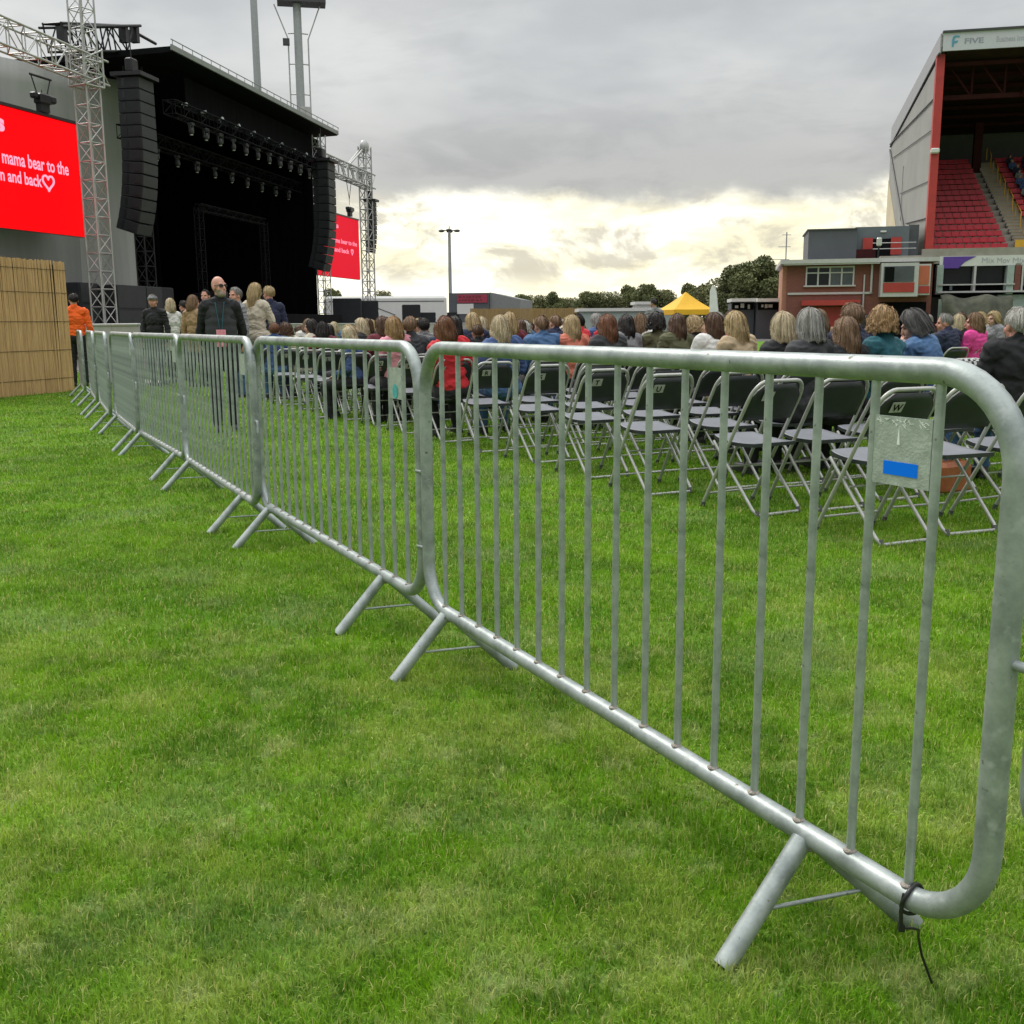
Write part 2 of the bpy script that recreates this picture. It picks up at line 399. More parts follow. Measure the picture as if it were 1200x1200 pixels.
# ------------------------------------------------------------------ lawn
def turf_material(name, blades):
    m = bpy.data.materials.new(name); m.use_nodes = True
    nt = m.node_tree; N = nt.nodes; L = nt.links; b = N['Principled BSDF']
    ge = N.new('ShaderNodeNewGeometry')
    def nz(scale, detail=5, rough=.6, loc=(0, 0, 0), sv=(1, 1, 0.0)):
        mp = N.new('ShaderNodeMapping'); mp.inputs['Location'].default_value = loc; mp.inputs['Scale'].default_value = sv
        L.new(ge.outputs['Position'], mp.inputs['Vector'])
        n = N.new('ShaderNodeTexNoise'); n.inputs['Scale'].default_value = scale; n.inputs['Detail'].default_value = detail; n.inputs['Roughness'].default_value = rough
        L.new(mp.outputs[0], n.inputs['Vector']); return n.outputs['Fac']
    def rng(v, a, b2, c=0.0, d=1.0):
        n = N.new('ShaderNodeMapRange'); n.interpolation_type = 'SMOOTHSTEP'; L.new(v, n.inputs['Value'])
        for k2, x in zip(('From Min', 'From Max', 'To Min', 'To Max'), (a, b2, c, d)): n.inputs[k2].default_value = x
        return n.outputs[0]
    def mix(f, a, b2, bt='MIX'):
        n = N.new('ShaderNodeMixRGB'); n.blend_type = bt
        for i, x in enumerate((f, a, b2)):
            if isinstance(x, (int, float)): n.inputs[i].default_value = x
            elif isinstance(x, tuple): n.inputs[i].default_value = (*x, 1)
            else: L.new(x, n.inputs[i])
        return n.outputs[0]
    c = mix(rng(nz(1.1, 4), .35, .65), (.070, .200, .005), (.145, .315, .008))
    c = mix(rng(nz(3.7, 5, loc=(4, 1, 0)), .42, .68, 0, .75), c, (.040, .112, .008))
    sp = N.new('ShaderNodeSeparateXYZ'); L.new(ge.outputs['Position'], sp.inputs[0]); near = rng(sp.outputs['Y'], 2.0, 5.5, 1.0, .22)
    def mul(a, b2):
        n = N.new('ShaderNodeMath'); n.operation = 'MULTIPLY'; L.new(a, n.inputs[0]); L.new(b2, n.inputs[1]); return n.outputs[0]
    c = mix(mul(rng(nz(2.0, 6, .7, (9, 3, 0)), .45, .66, 0, .85), near), c, (.31, .41, .085))          # worn yellowish patches
    c = mix(mul(rng(nz(5, 6, .75, (2, 7, 0)), .50, .68, 0, .85), near), c, (.37, .42, .19))
    c = mix(rng(nz(1.7, 4, .5, (11, 5, 0)), .52, .72, 0, .5), c, (.21, .30, .12))          # paler bluish areas
    c = mix(rng(nz(22, 3), .35, .7, 0, .45), c, (.185, .33, .022))
    if blades:
        c = mix(rng(ge.outputs['Random Per Island'], 0, 1, 0, .6), c, mix(1.0, c, (.26, .32, .22), 'MULTIPLY'))
        c = mix(rng(ge.outputs['Random Per Island'], .80, .97, 0, .7), c, (.40, .42, .17))
        c = mix(1.0, c, (1.55, 1.42, 1.25), 'MULTIPLY')
        b.inputs['Roughness'].default_value = .55; b.inputs['Specular IOR Level'].default_value = .16
        try:
            b.inputs['Subsurface Weight'].default_value = 0
        except Exception: pass
        tr = N.new('ShaderNodeBsdfTranslucent'); L.new(c, tr.inputs['Color'])
        ms = N.new('ShaderNodeMixShader'); ms.inputs[0].default_value = .28
        L.new(b.outputs[0], ms.inputs[1]); L.new(tr.outputs[0], ms.inputs[2]); L.new(ms.outputs[0], N['Material Output'].inputs['Surface'])
    else:
        c = mix(rng(nz(60, 4, .7), .3, .75, 0, .8), c, mix(1.0, c, (.45, .5, .4), 'MULTIPLY'))
        b.inputs['Roughness'].default_value = .85; b.inputs['Specular IOR Level'].default_value = .15
        bp = N.new('ShaderNodeBump'); bp.inputs['Strength'].default_value = .7; bp.inputs['Distance'].default_value = .03
        L.new(nz(90, 3, .7), bp.inputs['Height']); L.new(bp.outputs[0], b.inputs['Normal'])
    L.new(c, b.inputs['Base Color'])
    return m
mb = MB(); mb.add([(-500, -30, 0), (500, -30, 0), (500, 900, 0), (-500, 900, 0)], [(0, 1, 2, 3)])
lawn = mb.build('lawn', turf_material('turf', False), kind='structure')

mb = MB(); mb.add([(-500, 62, .004), (500, 62, .004), (500, 899, .004), (-500, 899, .004)], [(0, 1, 2, 3)])
mb.build('tarmac', mat('tarmac_grey', (.10, .10, .098), .9, var=.25, scale=.3), kind='structure')  # tarmac surround, added to cut green bounce from the lawn
mb = MB(); mb.add([(-300, 23, .006), (-11.8, 23, .006), (-3, 62, .006), (-300, 62, .006)], [(0, 1, 2, 3)])
mb.build('stage_hardstanding', mat('hardstanding_grey', (.17, .165, .155), .9, var=.25, scale=.3), kind='structure')  # grey ground added to keep lawn green off the stage walls
def fast_mesh(name, verts, tris, m):
    me = bpy.data.meshes.new(name)
    me.vertices.add(len(verts)); me.vertices.foreach_set('co', verts.astype(np.float32).ravel())
    me.loops.add(tris.size); me.loops.foreach_set('vertex_index', tris.astype(np.int32).ravel())
    me.polygons.add(len(tris)); me.polygons.foreach_set('loop_start', np.arange(0, tris.size, 3, dtype=np.int32))
    me.update(calc_edges=True); me.materials.append(m)
    o = bpy.data.objects.new(name, me); COL.objects.link(o); return o
rs = np.random.RandomState(3)
def blades(y0, y1, dens, h, wd):
    W1 = .52*y1 + .7
    n = int((y1-y0)*2*W1*dens)
    x = rs.uniform(-W1, W1, n); y = rs.uniform(y0, y1, n)
    ok = np.abs(x) < .52*y + .7; x, y = x[ok], y[ok]; n = len(x)
    tuft = (np.sin(x*23.1 + np.sin(y*17.3)*2) * np.sin(y*27.7 + np.sin(x*13.9)*2))
    hh = h*rs.uniform(.55, 1.25, n)*(1 + .25*tuft); a = rs.uniform(0, 2*PI, n); lean = np.abs(rs.normal(.55, .4, n)).clip(0, 1.35)
    la = a + rs.normal(0, .5, n) + PI/2
    ww = wd*rs.uniform(.7, 1.3, n)
    sx, sy = np.cos(a)*ww/2, np.sin(a)*ww/2
    dx, dy = np.cos(la), np.sin(la)
    z1 = hh*.5*np.cos(lean*.6); r1 = hh*.5*np.sin(lean*.6)
    z2 = z1 + hh*.5*np.cos(np.minimum(lean*1.5, 1.75)); r2 = r1 + hh*.5*np.sin(np.minimum(lean*1.5, 1.75))
    z2 = np.maximum(z2, .004)
    O = np.zeros(n)
    V = np.stack([np.stack([x-sx, y-sy, O-.003], 1), np.stack([x+sx, y+sy, O-.003], 1),
                  np.stack([x+dx*r1-sx*.8, y+dy*r1-sy*.8, z1], 1), np.stack([x+dx*r1+sx*.8, y+dy*r1+sy*.8, z1], 1),
                  np.stack([x+dx*r2, y+dy*r2, z2], 1)], 1)
    return V.reshape(-1, 3)
VV = [blades(1.15, 2.2, 42000, .024, .0023), blades(2.2, 3.6, 22000, .025, .0030), blades(3.6, 6, 9000, .027, .0042), blades(6, 10, 3400, .029, .0062), blades(10, 17, 1000, .032, .010), blades(17, 28, 300, .034, .016)]
VV = np.concatenate(VV); nb = len(VV)//5
T = np.array([[0, 1, 3], [0, 3, 2], [2, 3, 4]])[None] + (np.arange(nb)*5)[:, None, None]
grass = fast_mesh('grass', VV, T.reshape(-1, 3), turf_material('grass_blade', True)); grass['kind'] = 'stuff'

# ------------------------------------------------------------------ crowd control barriers
BX0, BS = -.9923, .1323
PX, RT, ZB, ZTOP, CR = 1.138, .0212, .203, 1.083, .15
BARM = None
def barrier_parts(root, sticker):
    pts = []
    for cx, cz, a0 in ((PX-CR, ZTOP-CR, 90), (PX-CR, ZB+CR, 0), (-PX+CR, ZB+CR, -90), (-PX+CR, ZTOP-CR, 180)):
        for i in range(11):
            a = math.radians(a0 - 9*i); pts.append((cx + CR*math.cos(a), 0, cz + CR*math.sin(a)))
    # split long straights so the tube keeps an even twist
    f = MB(); f.tube(pts, RT, 20, closed=True)
    for i in range(16): f.ell((BX0 + BS*i, -.002, ZB + .0205), (.0125, .0125, .005), n=10, m=6, mi=1)
    for x in (-.975, .75): f.ell((x, 0, ZB - .012), (.03, .024, .020), n=12, m=8, mi=1)
    f.build('frame', [M['galv'], M['weld']], root)
    global BARM
    if BARM is None:
        b = MB(); b.bar((0, 0, ZB + .01), (0, 0, ZTOP - .01), .0080, n=12); BARM = b.mesh('upright_bar', [M['galv_bar']])
    for i in range(16):
        o = link('upright_bar', BARM, root); o.location = (BX0 + BS*i, 0, 0)
    for x in (-.975, .75):
        lg = MB()
        for s in (-1, 1):
            top = Vector((x, s*.012, ZB - .008)); foot = Vector((x + (.084 if s > 0 else .019), s*.207, .0))
            lg.tube([top, foot], .0200, 18)
        fo = lg.build('foot', M['galv'], root)
        cb = MB(); cb.bar((x + .011, -.122, .085), (x + .050, .122, .085), .0042, n=8); cb.build('brace', M['galv'], fo)
    # coupling: hook on one end post, sleeve loop on the other
    h = MB(); h.tube([(PX+.015, 0, .66), (PX+.05, 0, .66), (PX+.062, 0, .65), (PX+.064, 0, .60)], .008, 10); h.build('hook', M['galv'], root);
    for z in (.66, .395):
        l = MB(); l.tube([(-PX-.018, -.012, z), (-PX-.05, -.02, z), (-PX-.062, 0, z), (-PX-.05, .02, z), (-PX-.018, .012, z)], .006, 8); l.build('loop', M['galv'], root)
    xa, xb = BX0 + BS*14 + .007, BX0 + BS*15 - .007
    p = MB(); p.box(((xa+xb)/2, -.004, .951), (xb-xa, .003, .112)); pl = p.build('plate', M['plate'], root)
    s = MB()
    if sticker == 'blue':
        s.box(((xa+xb)/2, -.0062, .923), (.070, .0010, .022)); s.build('sticker', M['blue_sticker'], pl)
        q = MB(); q.prism([(-.0028, 0), (.0028, 0), (.0012, .018), (0, .030), (-.0012, .018)], -.0064, -.0056, T=Matrix.Translation(((xa+xb)/2 - .007, 0, .962)))
        for i in range(34):
            cx = R.uniform(xa + .006, xb - .006); cz = 1.003 - abs(R.gauss(0, .006)); a = R.uniform(-1, 1)
            q.box((cx, -.0060, cz), (R.uniform(.003, .011), .0007, R.uniform(.0006, .0016)), rot=(0, a, 0))
        q.build('paint_mark', M['scratch'], pl)
    elif sticker == 'teal':
        s.prism([(.026*math.cos(a*PI/8), .026*math.sin(a*PI/8)) for a in range(16)], -.0072, -.0058, T=Matrix.Translation(((xa+xb)/2, 0, .922)))
        s.build('sticker', M['teal_sticker'], pl)
legs = [((-.226, 3.355), (.558, 1.823)), ((-1.279, 5.415), (-.5, 3.913)), ((-2.30, 7.369), (-1.55, 5.872)), ((-3.35, 9.371), (-2.593, 7.936)),
        ((-4.292, 11.30), (-3.586, 9.813)), ((-5.252, 13.30), (-4.572, 11.77)), ((-6.23, 15.45), (-5.544, 13.88)), ((-7.30, 17.70), (-6.60, 16.10))]
BL = ['nearest galvanised steel barrier with a blue sticker on its plate and black cable tie',
      'second nearest steel barrier, teal round sticker on its plate, ginger haired woman behind',
      'third steel barrier from the camera, bald man in black standing behind it',
      'fourth steel barrier from the camera, man in a grey cap behind it',
      'fifth steel barrier along the line, seen nearly end on',
      'sixth steel barrier along the line towards the stage',
      'seventh steel barrier along the line, beside the orange jacket steward',
      'farthest steel barrier at the end of the line by the bamboo screen']
root0 = None
for i, (a, b) in enumerate(legs):
    a, b = Vector((*a, 0)), Vector((*b, 0)); d = (b-a).normalized(); c = (a+b)/2 + d*(.975-.75)/2
    if i == 0:
        P0 = Vector((-.2248, 3.3768, 0)); th = -1.10655; d = Vector((math.cos(th), math.sin(th), 0)); c = P0 + d*.9923
    rz = math.atan2(d.y, d.x)
    if i < 3:
        root = thing('crowd_barrier', BL[i], 'barrier', c, rz, 'steel crowd barriers')
        barrier_parts(root, ['blue', 'teal', None][i])
        proto = root
    else:
        copy_thing(proto, c, rz, BL[i], 'steel crowd barriers')
# next panel past the right edge, turned away at the corner
p = at_z(1203, 1006, .22); d = Vector((.93, -.36, 0)).normalized()
last = copy_thing(proto, p + d*(PX) - Vector((0, 0, .22)), math.atan2(d.y, d.x), 'steel barrier whose end curve just shows past the nearest barrier', 'steel crowd barriers')
for c in list(last.children):
    if c.name.startswith('loop'): bpy.data.objects.remove(c)

# cable tie round the bottom rail of the nearest barrier
d0 = Vector((math.cos(-1.10655), math.sin(-1.10655), 0)); n0 = Vector((d0.y, -d0.x, 0)); P0 = Vector((-.2248, 3.3768, 0))
ct = MB(); o = P0 + d0*(BS*15 + .012)
ring = [o + n0*(.026*math.cos(t)) + Vector((0, 0, ZB + .026*math.sin(t))) + d0*.004*math.sin(t*2) for t in [2*PI*i/20 for i in range(20)]]
ct.tube(ring, .0035, 8, closed=True)
te_ = at_z(1092, 1152, .012); t0 = o + n0*.024 + Vector((0, 0, ZB - .045))
ct.tube([o + n0*.022 + Vector((0, 0, ZB + .016)), o + n0*.027 + Vector((0, 0, ZB - .015)), t0], .0036, 8)
ct.box(t0, (.010, .009, .012))
ct.tube([t0] + [t0.lerp(te_, f) + Vector((0, 0, .045*math.sin(f*PI))) + d0*.012*math.sin(f*PI*2) for f in (.2, .4, .6, .8, 1.0)], .0024, 8)
tag(ct.build('cable_tie', M['black_plastic']), 'black cable tie with a long tail on the barrier bottom rail', 'cable tie')

# ------------------------------------------------------------------ folding chairs
def chair_proto():
    r = thing('folding_chair', 'x', 'chair')
    f = MB()                       # long frame: front feet up to the back top
    def lp(t): return Vector((0, .235 - .46*t, .012 + .80*t))
    for s in (-1, 1): pass
    pts = [lp(0) + Vector((-.205, 0, 0)), lp(.5) + Vector((-.205, 0, 0)), lp(.86) + Vector((-.200, 0, 0))]
    for i in range(1, 7):
        a = i*PI/12; q = lp(.86 + .14*math.sin(a)); pts.append(q + Vector((-.20 + .085*(1-math.cos(a)), 0, 0)))
    pts = pts + [Vector((-p.x, p.y, p.z)) for p in reversed(pts)]
    f.tube(pts, .0115, 10)
    f.bar(lp(.10) + Vector((-.205, 0, 0)), lp(.10) + Vector((.205, 0, 0)), .007, n=8)
    f.build('back_frame', M['chair_tube'], r)
    g = MB()                       # short frame: seat front down to the rear feet, floor bar between them
    def rp(t): return Vector((0, .17 - .405*t, .425 - .415*t))
    pts = [rp(0) + Vector((-.18, 0, 0)), rp(.5) + Vector((-.18, 0, 0)), rp(.93) + Vector((-.18, 0, 0)), rp(.985) + Vector((-.172, 0, 0)), rp(1) + Vector((-.15, 0, 0))]
    pts = pts + [Vector((-p.x, p.y, p.z)) for p in reversed(pts)]
    g.tube(pts, .0105, 10)
    g.bar(rp(.35) + Vector((-.18, 0, 0)), rp(.35) + Vector((.18, 0, 0)), .006, n=8)
    g.build('leg_frame', M['chair_tube'], r)
    st = MB(); nx, ny = 12, 10; vs = []; fs = []
    for layer in (0, 1):
        for j in range(ny+1):
            for i in range(nx+1):
                u, v = -1 + 2*i/nx, -1 + 2*j/ny
                wv = .185*(1 - .10*(v < 0)*v*v)
                x = u*wv*math.sqrt(1 - .28*max(0, v)**3*u*u*.9); y = .02 + .205*v*(1 - .16*u*u*(v > 0)) 
                z = .438 + .012*v*v - .012*(1-u*u)*(1-v*v) - (.022 if layer else 0) + .012*v
                vs.append((x, y, z))
    K = (nx+1)*(ny+1)
    for j in range(ny):
        for i in range(nx):
            a = j*(nx+1)+i; fs.append((a, a+1, a+nx+2, a+nx+1)); fs.append((K+a, K+a+nx+1, K+a+nx+2, K+a+1))
    rim = [i for i in range(nx)] + [j*(nx+1)+nx for j in range(ny)] + [ny*(nx+1)+i for i in range(nx, 0, -1)] + [j*(nx+1) for j in range(ny, 0, -1)]
    st.add(vs, fs, 0, True)
    o2 = 0
    for q in range(len(rim)):
        a, b = rim[q], rim[(q+1) % len(rim)]; st.f.append([a, a+K, b+K, b]); st.m.append(1); st.sm.append(False)
    st.build('seat', [M['chair_seat'], M['chair_back']], r)
    bk = MB(); vs = []; fs = []; nx, ny = 10, 6
    for layer in (0, 1):
        for j in range(ny+1):
            for i in range(nx+1):
                u, v = -1 + 2*i/nx, j/ny
                q = lp(.70 + .275*v); xw = .196 - .075*max(0, (v-.45)/.55)**2.2
                vs.append((u*xw, q.y - .022*(1-u*u) + (.008 if layer else -.008), q.z))
    K = (nx+1)*(ny+1)
    for j in range(ny):
        for i in range(nx):
            a = j*(nx+1)+i; fs.append((a, a+1, a+nx+2, a+nx+1)); fs.append((K+a, K+a+nx+1, K+a+nx+2, K+a+1))
    rim = [i for i in range(nx)] + [j*(nx+1)+nx for j in range(ny)] + [ny*(nx+1)+i for i in range(nx, 0, -1)] + [j*(nx+1) for j in range(ny, 0, -1)]
    bk.add(vs, fs, 0, True)
    for q in range(len(rim)):
        a, b = rim[q], rim[(q+1) % len(rim)]; bk.f.append([a, a+K, b+K, b]); bk.m.append(0); bk.sm.append(False)
    bk.build('backrest', M['chair_back'], r)
    for px_, py_ in ((-.205, .235), (.205, .235), (-.165, -.235), (.165, -.235)):
        c = MB(); c.bar((px_, py_, 0), (px_, py_ - (.012 if py_ > 0 else -.012), .035), .0145, n=10); c.build('foot_cap', M['rubber'], r)
    return r
CH = chair_proto()
Fd = Vector((-.43, .90, 0)).normalized(); Ud = Vector((Fd.y, -Fd.x, 0)); CRZ = math.atan2(Fd.y, Fd.x) - PI/2
RL = [(1.931, 5.262), (1.481, 6.123), (.987, 6.894), (.585, 7.72), (.161, 8.60), (-.262, 9.36)]
while len(RL) < 40: RL.append((RL[-1][0] - .437, RL[-1][1] + .83))
def seat_pos(r, c):
    b = Vector((*RL[r], 0)); return b + Ud*(.165 + .53*c) + Fd*.235
def seat_at_px(r, px, z=1.2):
    best = min([k*.1 for k in range(-20, 400)], key=lambda c: abs(proj(seat_pos(r, c) + Vector((0, 0, z)))[0] - px))
    return best

# ------------------------------------------------------------------ people
SK = [mat('skin_fair', (.50, .29, .21), .55, var=.08, scale=8), mat('skin_pink', (.55, .27, .20), .55, var=.08, scale=8), mat('skin_tan', (.38, .21, .13), .55, var=.08, scale=8)]
M['eye'] = mat('eye_dark', (.02, .015, .012), .3); M['lip'] = mat('lip', (.36, .12, .10), .5); M['shoe'] = mat('shoe_dark', (.02, .02, .02), .5)
def remeshed(mb, voxel, smooth=3, name='body'):
    o = mb.build('tmp', [])
    m = o.modifiers.new('r', 'REMESH'); m.mode = 'VOXEL'; m.voxel_size = voxel; m.use_smooth_shade = True
    s = o.modifiers.new('s', 'SMOOTH'); s.iterations = smooth; s.factor = .5
    dg = bpy.context.evaluated_depsgraph_get()
    me = bpy.data.meshes.new_from_object(o.evaluated_get(dg)); bpy.data.objects.remove(o); me.name = name
    return me
def wrinkle(me, amp, seed=0.0):
    """cloth folds: push the surface in and out along warped ridges"""
    me.update(); nr = [v.normal.copy() for v in me.vertices]
    for v, n in zip(me.vertices, nr):
        p = v.co*1.0; q = Vector((p.x*9 + seed, p.y*9, p.z*15)); wv = noise.noise_vector(p*5 + Vector((seed, 0, 0)))*1.6
        f = 1 - abs(noise.noise(q + wv))*2.2; f2 = noise.noise(p*38 + wv)
        v.co = p + n*(amp*(f - .45) + amp*.35*f2)
    me.update()
def cap(mb, p, q, r1, r2=None, T=None, n=14):
    r2 = r1 if r2 is None else r2
    p, q = Vector(p), Vector(q)
    if T is not None: p, q = T @ p, T @ q
    mb.bar(p, q, r1, r2, n=n); mb.ell(p, (r1,)*3, n=n, m=8); mb.ell(q, (r2,)*3, n=n, m=8)
def head_prims(mb, T, fem, beard=False):
    k = .96 if fem else 1.0
    mb.ell((0, -.012, .028), (.074*k, .093*k, .093*k), T, 24, 16)
    mb.ell((0, .030, -.035), (.058*k, .062*k, .075*k), T, 20, 12)
    mb.ell((0, .048, -.085), (.032*k, .034*k, .026*k), T, 14, 10)
    for s in (-1, 1):
        mb.ell((s*.043, .052, -.028), (.024, .024, .028), T, 12, 8)
        mb.ell((s*.077*k, -.008, -.006), (.011, .022, .033), T, 12, 8)
        mb.ell((s*.032, .074, .035), (.026, .016, .010), T, 12, 8)
    cap(mb, (0, .086, .020), (0, .105, -.020), .009, .014, T)
    mb.ell((0, .088, -.055), (.026, .012, .010), T, 12, 8)
    if beard: mb.ell((0, .050, -.070), (.052, .052, .045), T, 16, 10)
def hand(mb, w, dirv, side, palm, curl=.5):
    """palm and five unequal bent fingers; w wrist, dirv along the hand, side towards the thumb, palm the direction the palm faces"""
    d, s, p = Vector(dirv).normalized(), Vector(side).normalized(), Vector(palm).normalized()
    w = Vector(w)
    for k in (-1, 0, 1): cap(mb, w + s*.018*k + d*.01, w + d*.075 + s*.024*k, .015, .013, n=8)
    for k, ln in zip((-1.5, -.5, .5, 1.5), (.058, .072, .078, .068)):
        a = w + d*.082 + s*.017*k; b = a + (d*math.cos(curl*.5) + p*math.sin(curl*.5))*ln*.5; c = b + (d*math.cos(curl*1.4) + p*math.sin(curl*1.4))*ln*.5
        cap(mb, a, b, .0085, .008, n=8); cap(mb, b, c, .008, .007, n=8)
    a = w + d*.025 + s*.03; b = a + (d*.7 + s*.7 + p*.25).normalized()*.04; c = b + (d*.9 + s*.25 + p*.35).normalized()*.032
    cap(mb, a, b, .011, .010, n=8); cap(mb, b, c, .010, .008, n=8)
POSES = {}
def make_pose(key, sit=True, fem=False, hy=0.0, hp=0.0, lean=0.0, arms='lap', coat=False, beard=False, stride=0.0):
    """joint positions, then one continuous body and the clothes that follow it"""
    sw = .165 if fem else .19; hw = .105 if fem else .10
    if sit:
        hip = Vector((0, -.09, .535)); ch = Vector((0, -.115 + lean*.6, .90)); sh_z = 1.0; nk = Vector((0, -.115 + lean, 1.06)); hd = Vector((0, -.085 + lean*1.25, 1.165))
        knees = [Vector((s*.12, .33, .50)) for s in (-1, 1)]; ank = [Vector((s*.13, .30, .09)) for s in (-1, 1)]
    else:
        hip = Vector((0, 0, .93)); ch = Vector((0, .0, 1.27)); sh_z = 1.41; nk = Vector((0, -.005, 1.49)); hd = Vector((0, .02, 1.625))
        knees = [Vector((s*.10, .03 + s*stride*.5, .50)) for s in (-1, 1)]; ank = [Vector((s*.105, -.01 + s*stride, .085)) for s in (-1, 1)]
    shs = [Vector((s*sw, nk.y - .005, sh_z)) for s in (-1, 1)]
    hips = [hip + Vector((s*hw, 0, 0)) for s in (-1, 1)]
    HT = Matrix.Translation(hd) @ Matrix.Rotation(hy, 4, 'Z') @ Matrix.Rotation(hp, 4, 'X')
    el, wr, hdir, hside, hpalm = [], [], [], [], []
    for i, s in enumerate((-1, 1)):
        a = arms if isinstance(arms, str) else arms[i]
        S = shs[i]
        if a == 'lap': E = S + Vector((s*.055, .05, -.27)); W = Vector((s*.09, .17, .635)); D = Vector((-s*.35, .9, -.25)); P = Vector((0, 0, -1)); I = Vector((-s, 0, 0))
        elif a == 'phone': E = S + Vector((s*.05, .10, -.25)); W = S + Vector((-s*.07, .33, -.16)); D = Vector((-s*.4, .7, .5)); P = Vector((-s*.6, -.6, .3)); I = Vector((-s*.3, -.2, .9))
        elif a == 'back': E = S + Vector((s*.075, -.09, -.27)); W = S + Vector((s*.0, -.17, -.47)); D = Vector((-s*.75, -.1, -.5)); P = Vector((0, -1, 0)); I = Vector((0, 0, -1))
        elif a == 'fold': E = S + Vector((s*.06, .05, -.28)); W = S + Vector((-s*.13, .19, -.27)); D = Vector((-s*1, .2, 0)); P = Vector((0, -1, -.2)); I = Vector((0, 0, 1))
        else: E = S + Vector((s*.065, -.02, -.29)); W = E + Vector((s*.015, .06, -.255)); D = Vector((0, .12, -1)); P = Vector((-s, 0, 0)); I = Vector((0, 1, 0))
        el.append(E); wr.append(W); hdir.append(D); hside.append(I); hpalm.append(P)
    def torso(mb, g):
        up_ = .07 if (g > 0 and not coat) else .02
        mb.ell(hip + Vector((0, -.005, up_)), (.165+g*.6, .125+g*.6, .13+g*.4))
        mid = (hip + ch)/2
        mb.ell(mid, ((.135 if fem else .155)+g, .11+g, .15+g)); mb.ell(ch, ((.150 if fem else .168)+g, .115+g, .17+g))
        if fem: mb.ell(ch + Vector((0, .075, .0)), (.12+g, .06+g, .07+g))
        cap(mb, shs[0] + Vector((.03, 0, 0)), shs[1] - Vector((.03, 0, 0)), .064+g)
        for i in (0, 1): cap(mb, nk + Vector((0, -.005, -.01)), shs[i]*.7 + nk*.3 + Vector((0, 0, -.02)), .05+g*.6, .055+g)
    def legs_(mb, g, low=None):
        for i in (0, 1):
            cap(mb, hips[i], knees[i], .085+g, .06+g)
            q = ank[i] if low is None else knees[i].lerp(ank[i], low)
            cap(mb, knees[i], q, .058+g, (.040 if low is None else .05)+g)
    def arms_(mb, g, low=1.0):
        for i in (0, 1):
            cap(mb, shs[i], el[i], .052+g, .041+g); cap(mb, el[i], el[i].lerp(wr[i], low), .041+g, .030+g*1.1)
    b = MB(); torso(b, 0); legs_(b, 0); arms_(b, 0)
    cap(b, nk + Vector((0, -.01, -.04)), hd + Vector((0, -.02, -.05)), .056 if not fem else .047)
    head_prims(b, HT, fem, beard)
    for i in (0, 1):
        hand(b, wr[i], hdir[i], hside[i], hpalm[i], .7)
        cap(b, ank[i] + Vector((0, -.03, -.05)), ank[i] + Vector((0, .14, -.06)), .035, .03)
    me = remeshed(b, .0075, 2, 'body')
    inv = HT.inverted(); co = np.empty(len(me.polygons)*3); me.polygons.foreach_get('center', co); co = co.reshape(-1, 3)
    Mi = np.array(inv); lc = co @ Mi[:3, :3].T + Mi[:3, 3]
    mi = np.zeros(len(co), int)
    for s in (-1, 1): mi[(np.abs(lc[:, 0] - s*.032) < .013) & (np.abs(lc[:, 2] - .013) < .006) & (lc[:, 1] > .05)] = 1
    mi[(np.abs(lc[:, 0]) < .022) & (np.abs(lc[:, 2] + .056) < .007) & (lc[:, 1] > .06)] = 2
    if beard:
        bd = (lc[:, 2] < -.030) & (lc[:, 2] > -.13) & (lc[:, 1] > .0) & (mi == 0) & (np.abs(lc[:, 0]) < .08) & ~((lc[:, 2] > -.046) & (np.abs(lc[:, 0]) < .03)) ; mi[bd] = 3
    for m in (SK[0], M['eye'], M['lip'], M['beard']): me.materials.append(m)
    me.polygons.foreach_set('material_index', mi); me.update()
    t = MB(); torso(t, .022); arms_(t, .016, .96)
    cap(t, nk + Vector((0, -.012, -.03)), nk + Vector((0, -.004, .022)), .068, .066)
    if coat:
        for i in (0, 1): cap(t, hips[i], hips[i].lerp(knees[i], .45), .115, .105)
        t.ell(hip, (.20, .155, .15))
    top = remeshed(t, .010, 3, 'jacket'); wrinkle(top, .011, len(POSES)*3.7); top.materials.append(M['black'])
    lgm = MB(); lgm.ell(hip + Vector((0, -.005, .0)), (.175, .135, .12)); legs_(lgm, .016)
    bot = remeshed(lgm, .011, 3, 'trousers'); wrinkle(bot, .008, len(POSES)*2.3); bot.materials.append(M['black'])
    sh = MB()
    for i in (0, 1):
        cap(sh, ank[i] + Vector((0, -.03, -.045)), ank[i] + Vector((0, .15, -.055)), .045, .040); sh.box(ank[i] + Vector((0, .06, -.078)), (.085, .26, .014), bev=.005)
        cap(sh, ank[i] + Vector((0, -.02, -.03)), ank[i] + Vector((0, -.01, .0)), .045, .046)
    shoe = remeshed(sh, .010, 2, 'shoes'); shoe.materials.append(M['shoe'])
    POSES[key] = dict(body=me, top=top, bot=bot, shoe=shoe, HT=HT, nk=nk, ch=ch, hip=hip, shs=shs, wr=wr)
M['beard'] = mat('grey_beard', (.34, .27, .22), .8, var=.2, scale=60)
HAIR = {}
